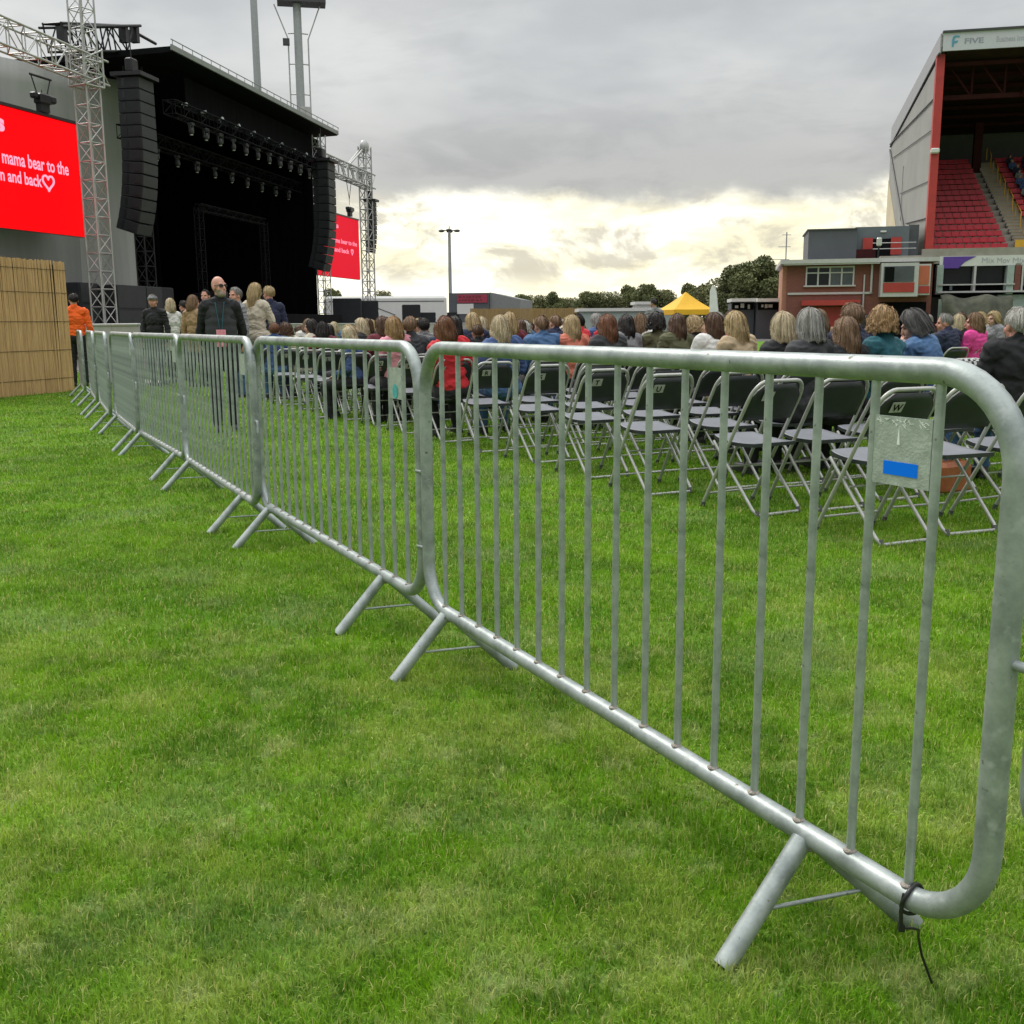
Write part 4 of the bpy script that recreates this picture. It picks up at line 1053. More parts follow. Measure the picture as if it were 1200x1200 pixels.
for i in range(5):
    b = MB(); b.box((3.4 + 2.7*i, 3.2 + (i % 2)*1.8, 2.25), (1.3, .8, 1.1), bev=.05); b.build('riser_case', M['pa_side'], st)
# moving lights hanging from the front trusses
M['fixture'] = mat('lamp_housing', (.03, .03, .033), .4, var=.3)
def stage_light():
    t = thing('stage_light', 'x', 'stage light')
    b = MB(); b.box((0, 0, -.12), (.34, .30, .16), bev=.03); b.build('base', M['fixture'], t)
    y_ = MB(); y_.box((-.17, 0, -.36), (.05, .12, .40)); y_.box((.17, 0, -.36), (.05, .12, .40)); y_.box((0, 0, -.20), (.38, .10, .05)); y_.build('yoke', M['fixture'], t)
    h = MB(); h.ell((0, 0, -.48), (.14, .15, .24), None, 14, 8); hh = h.build('lamp_head', M['fixture'], t)
    g = MB(); g.ell((0, 0, -.69), (.10, .10, .035), None, 12, 6); g.build('lens', M['lens'], hh)
    return t
sl = stage_light(); sl.scale = (.72,)*3; first = True
for i in range(13):
    x = 1.4 + i*1.28; q = SF.P + SF.d*x + E1*(-.2) + Vector((0, 0, 10.05+ZR))
    lab = 'small dark stage light under the front truss, %s from its near end' % ORD[i+1]
    if first: sl.location = q; sl.rotation_euler = (0, 0, SF.rz); sl['label'] = lab; sl['group'] = 'stage lights on the front truss'; first = False
    else: copy_thing(sl, q, SF.rz + R.uniform(-.5, .5), lab, 'stage lights on the front truss')
for i in range(9):
    x = 2.2 + i*1.75; q = SF.P + SF.d*x + E1*(-2.2) + Vector((0, 0, 9.25+ZR))
    copy_thing(sl, q, SF.rz + R.uniform(-.5, .5), 'small dark stage light under the second truss, %s from its near end' % ORD[i+1], 'stage lights on the second truss')
# white profile lamps clamped on top of the trusses
for i in range(10):
    x = 1.0 + i*1.6; q = SF.P + SF.d*x + E1*(-.25) + Vector((0, 0, 10.62+ZR))
    b = MB(); b.bar((0, .12, 0), (0, -.22, .05), .07, .10, n=10); b.bar((0, 0, -.15), (0, 0, 0), .02, n=6)
    o = b.build('profile_lamp', M['mast']); o.scale = (.7,)*3; o.location = q; o.rotation_euler = (R.uniform(-.3, .3), 0, SF.rz + R.uniform(-.6, .6)); tag(o, 'small pale lamp on top of the front truss, %s from the near end' % ORD[i+1], 'lamp', 'pale lamps on the front truss')
# scrim clad wing beside the stage
wg = thing('scaffold_wing', 'grey fabric clad scaffold wing behind the big red screen', 'scaffolding', SF.P + E1*(-3.4), SF.rz)
def scrim(s0, s1, za, zb, z0, y, m, name='scrim', fold=.10):
    b = MB(); n, k = 60, 14; vs = []; fs = []
    for i in range(n+1):
        f = i/n; x = s0 + (s1-s0)*f; zt = za + (zb-za)*f
        for j in range(k+1):
            g_ = j/k; z = z0 + (zt - z0)*g_
            off = fold*(.5*math.sin(x*1.9 + z*.35) + .35*math.sin(x*4.7 - z*.5) + .5*noise.noise(Vector((x*.8, z*.25, y)))) * (1 - .3*g_)
            vs.append((x, y + off, z))
    for i in range(n):
        for j in range(k): a = i*(k+1)+j; fs.append((a, a+k+1, a+k+2, a+1))
    b.add(vs, fs, 0, True); o = b.build(name, m, wg)
    so = o.modifiers.new('thickness', 'SOLIDIFY'); so.thickness = .03
scrim(-13.5, 2.6, 9.3, 12.0+ZR, .2, .25, M['scrim'])
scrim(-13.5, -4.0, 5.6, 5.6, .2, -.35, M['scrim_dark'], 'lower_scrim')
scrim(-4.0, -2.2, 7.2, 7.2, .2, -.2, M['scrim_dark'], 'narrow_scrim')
l = MB()
for x in (-12.4, -9.5, -6.5, -3.5, -.4):
    for y in (.6, 2.6): l.bar((x, y, 0), (x, y, 8.9 + (x+12.5)*.12), .03, n=6)
l.build('scaffold_frame', M['alu'], wg)
# header truss box on top at the near end of the roof
HW = Wall(SF.P + E1*(-2.6), E2)
ht = thing('header_truss', 'dark truss header box on top of the stage wing', 'truss', HW.P, HW.rz)
l = MB(); (xa, za), (xb, zb) = HW.sz(64, 44), HW.sz(150, 46); lattice(l, (xa, 0, za), (xb, 0, zb), .7, .9, .8, .05, .035); l.build('top_truss', M['alu_dark'], ht)
l = MB(); (x0, z0_), (x1, z1_) = HW.sz(58, 32), HW.sz(151, 31); l.bar((x0, -.5, z0_), (x1, -.5, z1_), .06, n=6); l.bar((x0, .4, z0_), (x1, .4, z1_), .05, n=6)
for u in (63, 136, 149): (xa, za), (_, zb) = HW.sz(u, 32), HW.sz(u, 50); l.box((xa, -.3, (za+zb)/2), (.22, .3, za-zb))
(xa, za), (xb, zb) = HW.sz(66, 33), HW.sz(84, 50); l.bar((xa, -.4, za), (xb, -.4, zb), .05, n=6); (xa, za), (xb, zb) = HW.sz(150, 40), HW.sz(172, 52); l.bar((xa, -.4, za), (xb, -.4, zb), .06, n=6); l.build('outrigger', M['alu_dark'], ht)

def line_array(q, rz, lab, n=13, w_=1.1, h=.425, dp=.85):
    t = thing('line_array', lab, 'loudspeaker', q, rz, 'hanging loudspeaker arrays')      # local -y is the front; hangs below origin
    f = MB(); f.box((0, 0, .05), (w_ + .25, dp + .35, .14)); f.box((0, .1, .45), (.5, .3, .5), bev=.05); f.bar((0, .1, .6), (0, .1, 1.7), .025, n=6); f.build('flying_frame', M['alu_dark'], t)
    y, z, a = 0.0, -.04, 0.0
    for i in range(n):
        if i > 4: a += .012 + .006*(i-4)
        Rm = Matrix.Rotation(a, 3, 'X')
        c = Vector((0, y, z)) + Rm @ Vector((0, 0, -h/2))
        b = MB(); b.box(c, (w_, dp, h - .02), rot=Rm, bev=.02)
        for s in (-1, 1): b.box(c + Rm @ Vector((s*(w_/2 + .006), .18, .02)), (.014, .10, h*.62), mi=1, rot=Rm); b.box(c + Rm @ Vector((s*(w_/2 + .006), -.22, -.12)), (.014, .22, .03), mi=1, rot=Rm)
        cb = b.build('cabinet', [M['pa_side'], M['black_plastic']], t)
        g = MB(); g.box(c + Rm @ Vector((0, -dp/2 - .008, 0)), (w_ - .05, .016, h - .05), rot=Rm); g.build('grille', M['pa_front'], cb)
        nx = Vector((0, y, z)) + Rm @ Vector((0, 0, -h)); y, z = nx.y, nx.z
    return t
# near array hangs in front of the wing; far one at the other end
q = at_y(158, 92, 40.6); line_array(q, SF.rz, 'big black line array hanging near the red screen, closest to the camera')
q = at_y(379, 190, 57.0); line_array(q, SF.rz, 'black line array hanging at the far end of the stage')
q = at_y(435, 236, 74.0); line_array(q, SF.rz, 'small distant line array on the far truss tower', n=11, w_=.7, h=.31, dp=.5)
# black subwoofer stacks
def stack_box(name, q, rz, size, lab, cat='loudspeaker', grp=None):
    t = thing(name, lab, cat, q, rz, grp); b = MB(); b.box((0, 0, size[2]/2), size, bev=.03); b.build('cabinet', M['pa_side'], t)
    g = MB(); n = max(1, int(size[2]/.6))
    for i in range(n): g.box((0, -size[1]/2 - .008, size[2]*(i+.5)/n), (size[0] - .12, .016, size[2]/n - .1))
    g.build('grille', M['pa_front'], t)
for i in range(3):
    q = at_y(137 + 17*i, 384, 39.0 + i*1.0); q.z = .9; stack_box('subwoofer', q, SF.rz, (1.25, .9, 1.75), 'black subwoofer stack at the stage foot, %s from the steward' % ORD[i+1], grp='subwoofers below the stage')
q = at_y(94, 375, 38); q.z = 0.5; stack_box('subwoofer', q, SF.rz, (1.2, .9, 2.2), 'dark cabinet behind the orange steward', grp='subwoofers below the stage')
for px, D, sz, lab in ((408, 62, (2.3, 1.6, 1.9), 'large black case stack at the far pit barrier'), (432, 63.5, (1.6, 1.2, 1.8), 'black cabinet right of the large case stack'),
                       (482, 72, (2.0, 1.2, 1.7), 'tall black cabinet in front of the white trailer'), (500, 74, (1.7, 1.2, 1.2), 'low black cabinet beside the tall one')):
    q = at_y(px, 380, D); q.z = .75; stack_box('speaker_case', q, SF.rz + .3, sz, lab, grp='black cases by the pit')

# ------------------------------------------------------------------ red screens and their trusses
def led_screen(Wl, s0, s1, z0, z1, m, lab, grp='red screens beside the stage'):
    t = thing('led_screen', lab, 'screen', Wl.P, Wl.rz, grp)
    b = MB(); b.box(((s0+s1)/2, .09, (z0+z1)/2), (s1-s0, .16, z1-z0)); b.box(((s0+s1)/2, .04, z1 + .05), (s1-s0, .2, .09)); b.build('cabinet', M['black_plastic'], t)
    f = MB(); f.box(((s0+s1)/2, 0, (z0+z1)/2), (s1-s0 - .02, .015, z1-z0 - .02)); f.build('display', m, t)
    return t
SL = Wall(at_y(96, 213, 38.0), (.28, .96))
s1, z1 = SL.sz(96, 148); s0b, z0 = SL.sz(97, 278)
scr = led_screen(SL, -8.0, 0.0, z0, z1, M['led'], 'large red screen with pink message, near side of the stage')
def scr_text(s, u0, v0, u1, v1, hpx, t, W_, m, bold):
    """baseline from (u0,v0) to (u1,v1)"""
    a, za = W_.sz(u0, v0); b, zb = W_.sz(u1, v1); _, zt = W_.sz(u1, v1 - hpx)
    size = abs(zt - zb)/.70
    place_text(s, size, m, t, (a, -.012, (za+zb)/2), (1, 0, (zb-za)/(b-a)*0), (0, 0, 1), .002, bold, width=b-a)
scr_text('mama bear to the', 2, 190, 80, 206, 14.5, scr, SL, M['led_text'], .010)
scr_text('n and back', 0, 210, 49, 220, 13.5, scr, SL, M['led_text'], .010)
scr_text('s', -4, 151, 5.5, 154, 19, scr, SL, M['led_text'], .03)
def heart(t, W_, u, v, hp, m):
    s, z = W_.sz(u, v); _, z2 = W_.sz(u, v - hp); k = (z2 - z)/30.0
    pts = [(s + k*16*math.sin(a)**3, -.02, z + k*(17 + 13*math.cos(a) - 5*math.cos(2*a) - 2*math.cos(3*a) - math.cos(4*a))) for a in [2*PI*i/40 for i in range(40)]]
    b = MB(); b.tube(pts, .035, 6, closed=True); b.build('heart_symbol', m, t)
heart(scr, SL, 57, 224, 18, M['led_text'])
a, za = SL.sz(393, 251)
SR = Wall(at_y(421, 290, 72.0), (.20, .98))
s1, z1 = SR.sz(421, 259); s0, z0 = SR.sz(421.5, 328)
scr2 = led_screen(SR, -7.6, 0.0, z0, z1, M['led2'], 'smaller red screen beyond the far end of the stage')
scr_text('mama bear to the', 388, 282, 418, 289.5, 5.0, scr2, SR, M['led_text2'], .010)
scr_text('n and back', 388, 293.5, 409, 297.5, 5.0, scr2, SR, M['led_text2'], .010); heart(scr2, SR, 412.5, 299, 6.5, M['led_text2'])
scr_text('s', 392, 266, 397, 267.5, 5, scr2, SR, M['led_text2'], .03)

tw = at_y(117, 300, 37.0)
tt = thing('truss_tower', 'tall pale aluminium truss tower beside the large red screen', 'truss', (tw.x, tw.y, 0), SF.rz, 'screen truss towers')
l = MB(); lattice(l, (0, 0, 0), (0, 0, 15.2), .58, .58, .62, .034, .020); l.build('mast', M['alu'], tt)
l = MB(); l.box((0, 0, 10.0), (.8, .8, .9)) if False else lattice(l, (0, 0, at_y(112, 80, 37.0).z - .6), (0, 0, at_y(112, 80, 37.0).z + .6), .78, .78, .4, .04, .03); l.build('sleeve_block', M['alu'], tt)
b = MB(); b.box((0, 0, .15), (1.3, 1.3, .12)); b.bar((-.9, 0, .1), (.9, 0, .1), .05, n=6); b.build('base', M['alu_dark'], tt)
be = thing('screen_truss', 'long pale box truss carrying the large red screen', 'truss', (tw.x, tw.y, 0), SF.rz, 'screen trusses')
l = MB(); zb = at_y(112, 80, 37.0).z
lattice(l, (-12, 0, zb), (.9, 0, zb), .62, .78, .78, .036, .022); l.build('chords', M['alu'], be)
def bridle(Wl, s, ztop, zscr, lab):
    t = thing('chain_hoist', lab, 'hoist', Wl.pt(s, zscr, 0), Wl.rz, 'chain hoists holding the screens')
    H = ztop - zscr; b = MB(); b.bar((-.45, .0, H), (0, 0, H - 1.15), .022, n=6); b.bar((.45, 0, H), (0, 0, H - 1.15), .022, n=6); b.bar((-.5, 0, H), (.5, 0, H), .04, n=6); b.bar((0, 0, .75), (0, 0, H - 1.1), .016, n=6); b.build('bridle', M['alu_dark'], t)
    b = MB(); b.box((0, 0, .45), (.50, .36, .34), bev=.05); b.box((.42, 0, .5), (.3, .28, .24), bev=.05); b.box((-.38, 0, .52), (.16, .26, .2), bev=.04); b.build('motor', M['black_plastic'], t)
    b = MB(); b.box((0, 0, .16), (.4, .22, .26)); b.build('shackle_plate', M['alu_dark'], t)
sx, _ = SL.sz(49, 110); bridle(SL, sx, zb - .4, z1*0 + SL.sz(96, 148)[1] + .08, 'chain hoist and bridle above the large red screen')
tw2 = at_y(431, 300, 73.5)
tt2 = thing('truss_tower', 'distant pale truss tower beside the smaller red screen', 'truss', (tw2.x, tw2.y, 0), SF.rz, 'screen truss towers')
zt = at_y(427, 172, 73.5).z
l = MB(); lattice(l, (0, 0, 0), (0, 0, zt), .62, .62, .7, .05, .032); l.ell((0, 0, zt), (.55, .3, .45), None, 10, 6); l.build('mast', M['alu'], tt2)
zh = at_y(420, 210, 73).z
be2 = thing('screen_truss', 'distant box truss carrying the smaller red screen', 'truss', (tw2.x, tw2.y, 0), SF.rz, 'screen trusses')
l = MB(); lattice(l, (-10, 0, zh), (1.1, 0, zh), .7, .9, .9, .055, .035); l.bar((-3.4, 0, zh + .5), (-.3, 0, zt - .2), .06, n=6); l.bar((-3.0, 0.3, zh + .5), (-.1, .3, zt - .2), .06, n=6); l.build('chords', M['alu'], be2)
sx, zz = SR.sz(410, 252); bridle(SR, sx, zh - .45, SR.sz(421, 259)[1] + .1, 'small chain hoist above the smaller red screen')

# ------------------------------------------------------------------ masts behind
q = at_y(300, 60, 88.0)
po = thing('light_pole', 'plain pale pole rising behind the stage roof', 'mast', (q.x, q.y, 0)); b = MB(); b.bar((0, 0, 0), (0, 0, 38), .34, .24, n=14); b.build('shaft', M['mast'], po)
q = at_y(350, 60, 84.0)
fm = thing('floodlight_mast', 'lattice floodlight mast with top platform behind the stage', 'mast', (q.x, q.y, 0), .2)
zt = at_y(350, 2, 84).z
b = MB(); b.bar((0, 0, 0), (0, 0, zt), .36, .30, n=12); b.build('shaft', M['mast'], fm)
b = MB()
for s in (-1, 1):
    b.bar((s*.75, .2, 0), (s*.75, .2, zt - 2.6), .06, n=6); b.bar((s*.75, .2, zt - 2.6), (s*1.7, .2, zt - .2), .05, n=5)
    for i in range(14): b.bar((s*.75, .2, i*2.2 + 1), (0, 0, i*2.2 + 1), .05, n=4)
b.build('side_rails', M['alu'], fm)
b = MB(); b.box((.35, 0, zt), (3.6, 1.6, .35)); b.box((-.9, -.4, zt - 3.0), (.5, .4, .45)); b.build('platform', M['dark_line'], fm)
b = MB(); b.box((.25, -.3, at_y(355, 135, 84).z), (.9, .8, 1.0)); b.build('junction_box', M['alu'], fm)
q = at_y(527, 300, 118.0)
lp_ = thing('street_lamp', 'tall lamp mast with a ring of lamps against the bright sky', 'lamp', (q.x, q.y, 0)); zt = at_y(527, 270, 118).z
b = MB(); b.bar((0, 0, 0), (0, 0, zt), .24, .16, n=10); b.build('pole', M['mast'], lp_)
b = MB(); b.bar((-1.0, 0, zt), (1.0, 0, zt), .07, n=6); b.bar((0, -1, zt), (0, 1, zt), .07, n=6); b.bar((0, 0, zt), (0, 0, zt + .45), .06, n=6); b.build('arms', M['mast'], lp_)
for k in range(4):
    b = MB(); a = k*PI/2; b.ell((math.cos(a)*.85, math.sin(a)*.85, zt - .05), (.36, .36, .16), None, 10, 6); b.build('lamp_head', M['dark_line'], lp_)
q = at_y(921, 300, 120); an = thing('aerial_mast', 'thin aerial mast beside the brick building', 'mast', (q.x, q.y, 0)); zt = at_y(921, 272, 120).z
b = MB(); b.bar((0, 0, 0), (0, 0, zt), .07, n=6); b.bar((-.9, 0, zt - 1.6), (.5, 0, zt - 1.6), .04, n=5); b.bar((-.5, 0, zt - .3), (.5, 0, zt - .3), .04, n=5); b.bar((-2, 0, zt-3.0), (.4, 0, zt-3.0), .04, n=5); b.build('rod', M['mast'], an)

# ------------------------------------------------------------------ far background: trailer, halls, fence, cabin, gazebo, stalls
def trailer():
    Wl = Wall(at_y(452, 360, 86), (1, .12)); s0, _ = Wl.sz(382, 372); s1, _ = Wl.sz(524, 372); zt = Wl.sz(450, 347)[1]
    t = thing('lorry_trailer', 'long white lorry trailer behind the black cases', 'trailer', Wl.P, Wl.rz)
    b = MB(); b.box(((s0+s1)/2, 1.2, (zt+1.0)/2), (s1-s0, 2.4, zt - 1.0), bev=.18); b.build('body', M['white'], t)
    b = MB(); b.box(((s0+s1)/2, -.012, zt - .42), (s1-s0 - .5, .02, .06)); b.box(((s0+s1)/2, -.012, 1.25), (s1-s0 - .5, .02, .12)); b.bar((s0+3.3, -.02, zt - .6), (s0+5.6, -.02, 1.9), .03, n=5); b.build('trim', M['dark_line'], t)
    for x in (s0+1.2, s0+2.4, s1-2.4, s1-1.2):
        for y in (.25, 2.15):
            w_ = MB(); w_.bar((x, y-.15, .5), (x, y+.15, .5), .5, n=18); ty = w_.build('wheel', M['rubber'], t); h = MB(); h.bar((x, y-.17, .5), (x, y+.17, .5), .26, n=12); h.build('rim', M['alu'], ty)
trailer()
def hall():
    Wl = Wall(at_y(552, 360, 98), (1, -.15)); t = thing('shop_hall', 'low dark hall with faded red sign and grey side roof', 'building', Wl.P, Wl.rz)
    s0, _ = Wl.sz(526, 350); s1, _ = Wl.sz(573, 350); s2, _ = Wl.sz(609, 350); zt = Wl.sz(573, 343)[1]; z2 = Wl.sz(600, 348)[1]
    b = MB(); b.box(((s0+s1)/2, 3, zt/2), (s1-s0, 6, zt)); b.build('front_wall', M['dark_clad'], t)
    b = MB(); b.prism([(s1+.02, 0), (s2, 0), (s2, z2 - 1.2), (s2, z2 - .2), (s1+.02, zt + .05)], .3, 9, 'y'); b.build('side_roof', M['grey_roof'], t)
    a, za = Wl.sz(536, 355); c, zc = Wl.sz(571, 345)
    b = MB(); b.box(((a+c)/2, -.05, (za+zc)/2), (c-a, .08, zc-za)); sg = b.build('sign_board', mat('faded_red_sign', (.30, .03, .06), .6, var=.2, scale=2), t)
    b = MB()
    for j, z in enumerate((.72, .34)):
        x = a + .25
        while x < c - .4: ww = R.uniform(.12, .3); b.box((x, -.1, za + (zc-za)*z), (ww, .02, (zc-za)*.2)); x += ww + .14
    b.build('sign_marks', mat('dark_sign_marks', (.13, .02, .03), .6), sg)
    a, za = Wl.sz(536, 368); c, zc = Wl.sz(555, 356); b = MB(); b.box(((a+c)/2, -.05, (za+zc)/2), (c-a, .08, zc-za)); b.build('notice_board', M['white'], t)
    b = MB(); x = (s0+s1)/2; b.box(((s0*2+s1)/3 - .9, -.04, 1.1), (1.1, .06, 2.2)); b.build('door', M['glass'], t)
hall()
def timber_fence():
    Wl = Wall(at_y(620, 370, 90), (1, 0)); s0, _ = Wl.sz(552, 370); s1, _ = Wl.sz(684, 370); zt = Wl.sz(620, 361)[1]
    t = thing('timber_fence', 'long honey coloured board fence behind the audience', 'fence', Wl.P, Wl.rz); x = s0; n = 0
    b = MB()
    while x < s1: b.box((x, R.uniform(-.01, .01), zt/2 - .02), (.145, .025, zt + R.uniform(-.05, .05))); x += .155
    b.build('boards', M['wood_fence'], t)
    p = MB()
    for k in range(int((s1-s0)/2.4)+1): p.box((s0 + k*2.4, .08, zt/2), (.1, .1, zt))
    p.build('posts', M['wood_fence'], t)
timber_fence()
def cabin(u0, u1, v, D, lab, dp=5, m='pale_green'):
    Wl = Wall(at_y((u0+u1)/2, 370, D), (1, 0)); s0, _ = Wl.sz(u0, 370); s1, _ = Wl.sz(u1, 370); zt = Wl.sz((u0+u1)/2, v)[1]
    t = thing('site_cabin', lab, 'building', Wl.P, Wl.rz)
    b = MB(); b.box(((s0+s1)/2, dp/2, (zt-.25)/2), (s1-s0, dp, zt-.25)); b.build('wall', M[m], t)
    b = MB(); b.box(((s0+s1)/2, dp/2, zt - .12), (s1-s0+.4, dp+.4, .25)); b.build('roof', M['white'], t)
    k = int((s1-s0)/2.6)
    for i in range(k):
        x = s0 + (i+.5)*(s1-s0)/k; f = MB(); f.box((x, -.015, zt*.55), (1.2, .04, .8)); fr = f.build('window', M['white_metal'], t); g = MB(); g.box((x, -.03, zt*.55), (1.06, .03, .66)); g.build('pane', M['glass'], fr)
    return t
cabin(681, 790, 361, 84, 'long low cabin with white roof edge behind the audience')
cabin(746, 766, 353.5, 94, 'small white box unit above the low cabin roof', 3, 'white')
def gazebo():
    D = 66; c = at_y(803, 372, D); zt = at_y(800, 342, D).z; ze = at_y(800, 363, D).z; zv = at_y(800, 369, D).z; hwid = (at_y(830, 370, D).x - at_y(777, 370, D).x)/2
    t = thing('gazebo', 'yellow pointed pop-up gazebo behind the audience', 'tent', (c.x, c.y, 0), .25)
    b = MB(); n = 6; h = hwid*.92; vs = []; fs = []
    for i in range(n+1):
        f = i/n; r = h*(1 - f); z = ze + (zt-ze)*(f*.75 + .25*f*f)
        vs += [(-r, -r, z), (r, -r, z), (r, r, z), (-r, r, z)]
    for i in range(n):
        for j in range(4): fs.append((i*4+j, i*4+(j+1) % 4, i*4+4+(j+1) % 4, i*4+4+j))
    b.add(vs, fs); b.build('canopy', M['gold'], t)
    b = MB()
    for (x0, y0, x1, y1) in ((-h, -h, h, -h), (h, -h, h, h), (h, h, -h, h), (-h, h, -h, -h)): b.add([(x0, y0, zv), (x1, y1, zv), (x1, y1, ze), (x0, y0, ze)], [(0, 1, 2, 3)])
    o = b.build('valance', M['gold'], t); so = o.modifiers.new('thickness', 'SOLIDIFY'); so.thickness = .02
    for x in (-1, 1):
        for y in (-1, 1): l = MB(); l.box((x*(h-.04), y*(h-.04), ze/2), (.05, .05, ze)); l.build('leg', M['white_metal'], t)
gazebo()
def feather_flag():
    D = 64; c = at_y(838, 372, D); zt = at_y(837, 334, D).z; t = thing('feather_flag', 'pale feather flag on a pole beside the yellow gazebo', 'flag', (c.x, c.y, 0), 0)
    b = MB(); b.tube([(.25, 0, 0), (.22, 0, 1.5), (.05, 0, zt - .4), (-.15, 0, zt)], .02, 6); b.build('pole', M['alu'], t)
    out = [(.20, .5), (.20, 1.2), (.12, zt - .8), (-.02, zt - .15), (-.22, zt), (-.36, zt - .35), (-.36, zt - 1.4), (-.30, .6)]
    b = MB(); b.prism(out, -.012, .012, 'y'); b.build('flag_cloth', M['flag'], t)
feather_flag()
def stall(u0, u1, D, lab, marks):
    Wl = Wall(at_y((u0+u1)/2, 360, D), (1, -.1)); s0, _ = Wl.sz(u0, 360); s1, _ = Wl.sz(u1, 360); za = Wl.sz(u0, 364)[1]; zb = Wl.sz(u0, 352)[1]
    t = thing('food_stall', lab, 'stall', Wl.P, Wl.rz)
    b = MB(); b.box(((s0+s1)/2, 1.1, zb/2 - .1), (s1-s0, 2.2, zb - .2)); b.build('body', M['dark_clad'], t)
    b = MB(); b.box(((s0+s1)/2, .5, zb), (s1-s0 + .2, 3.0, .22)); b.build('awning', M['white'], t)
    b = MB(); b.box(((s0+s1)/2, -.04, (za+zb)/2 - .05), (s1-s0 - .1, .05, zb-za - .2)); sg = b.build('sign_board', M['black'], t)
    b = MB(); x = s0 + .35
    while x < s1 - .3:
        ww = R.uniform(.10, .34); b.box((x, -.08, (za+zb)/2 - .05 + R.uniform(-.05, .05)), (ww, .02, (zb-za)*R.uniform(.2, .45))); x += ww + R.uniform(.08, .2)
    b.build('sign_marks', M['white'], sg)
stall(857, 884, 72, 'black fronted food stall with white canopy edge, nearer the flag', 1); stall(887, 915, 71, 'black fronted food stall touching the brick building', 1)

# ------------------------------------------------------------------ trees
def leaf_mesh(name, blobs, n, size, m):
    rs2 = np.random.RandomState(sum(map(ord, name)) + n); cs = []
    tot = sum(b[3] for b in blobs)
    for (cx, cy, cz, r) in blobs:
        k = int(n*r/tot); d = rs2.normal(size=(k, 3)); d /= np.linalg.norm(d, axis=1)[:, None]
        rad = r*(.45 + .6*rs2.rand(k)**.6); p = d*rad[:, None]*np.array([1, 1, .85]) + np.array([cx, cy, cz]); cs.append(p)
    c = np.concatenate(cs); k = len(c)
    a = rs2.normal(size=(k, 3)); a /= np.linalg.norm(a, axis=1)[:, None]; b = np.cross(a, rs2.normal(size=(k, 3))); b /= np.linalg.norm(b, axis=1)[:, None]
    s = size*rs2.uniform(.5, 1.3, k)[:, None]
    V = np.stack([c - a*s, c + b*s*.55, c + a*s, c - b*s*.55], 1).reshape(-1, 3)
    T = (np.array([[0, 1, 2], [0, 2, 3]])[None] + (np.arange(k)*4)[:, None, None]).reshape(-1, 3)
    o = fast_mesh(name, V, T, m); me = o.data; bpy.data.objects.remove(o); return me
def tree_proto(seed, H_, Wd, m):
    r = random.Random(seed); blobs = []
    for i in range(16):
        a = r.uniform(0, 2*PI); q = r.uniform(0, 1)**.6; z = r.uniform(.30, .86)
        k = math.sin(min(1, (z-.15)/.72)*PI)**.6
        blobs.append((math.cos(a)*q*Wd*.36*k, math.sin(a)*q*Wd*.36*k, z*H_, Wd*r.uniform(.13, .21)))
    me = leaf_mesh('crown', blobs, 11000, .17, m)
    t = MB(); t.tube([(0, 0, 0), (.05, 0, H_*.2), (0, .1, H_*.45), (.1, 0, H_*.7)], .28, 8, r2=.07)
    for b in blobs[:8]: t.bar((0, .05, H_*r.uniform(.25, .45)), (b[0], b[1], b[2]), .09, .03, n=5)
    return me, t.mesh('trunk', [M['bark']]), blobs
TP = [tree_proto(1, 8, 7, M['leaf_a']), tree_proto(2, 8, 8, M['leaf_b']), tree_proto(3, 8, 6, M['leaf_a'])]
TG = 'trees along the ground edge'
def tree(u, vtop, D, k, wpx, lab):
    q = at_y(u, 360, D); zt = at_y(u, vtop, D).z; s = zt/7.0; wx = wpx/1212*D/7.0*1.55
    t = thing('tree', lab, 'tree', (q.x, q.y, 0), R.uniform(0, 6), TG); t.scale = (wx, wx, s)
    link('crown', TP[k][0], t); link('trunk', TP[k][1], t)
trs = [(612, 348, 150, 0, 22), (628, 346, 150, 1, 20), (648, 346, 148, 2, 24), (668, 349, 152, 1, 20), (690, 345, 140, 0, 30), (712, 342, 140, 1, 28), (735, 339, 142, 2, 30), (757, 337, 138, 0, 30), (780, 340, 140, 1, 30), (806, 337, 138, 2, 32), (826, 339, 136, 0, 28),
       (850, 326, 112, 1, 44), (872, 313, 108, 0, 56), (894, 308, 108, 2, 50), (912, 312, 112, 1, 42)]
names = ['far small tree at the hall end of the treeline', 'small olive tree second along the far treeline', 'small narrow tree above the timber fence', 'low olive tree over the end of the timber fence', 'round dark tree where the cabin roof starts',
         'olive tree above the long cabin', 'mid height tree over the cabin middle', 'dark tree behind the standing man in grey', 'olive tree left of the yellow gazebo peak', 'tree directly behind the yellow gazebo', 'dark tree beside the feather flag',
         'big olive tree sloping down to the flag', 'tall dark tree behind the food stalls', 'tallest dark tree close to the brick building', 'olive tree touching the brick building corner']
for a, n_ in zip(trs, names): tree(*a, n_)
for i, (u, v, D) in enumerate(((388, 342, 130), (448, 341, 135), (396, 345, 132))): tree(u, v, D, i, 18, ['small treetop seen under the far red screen', 'small treetop above the white trailer', 'dark treetop next to the far array'][i])

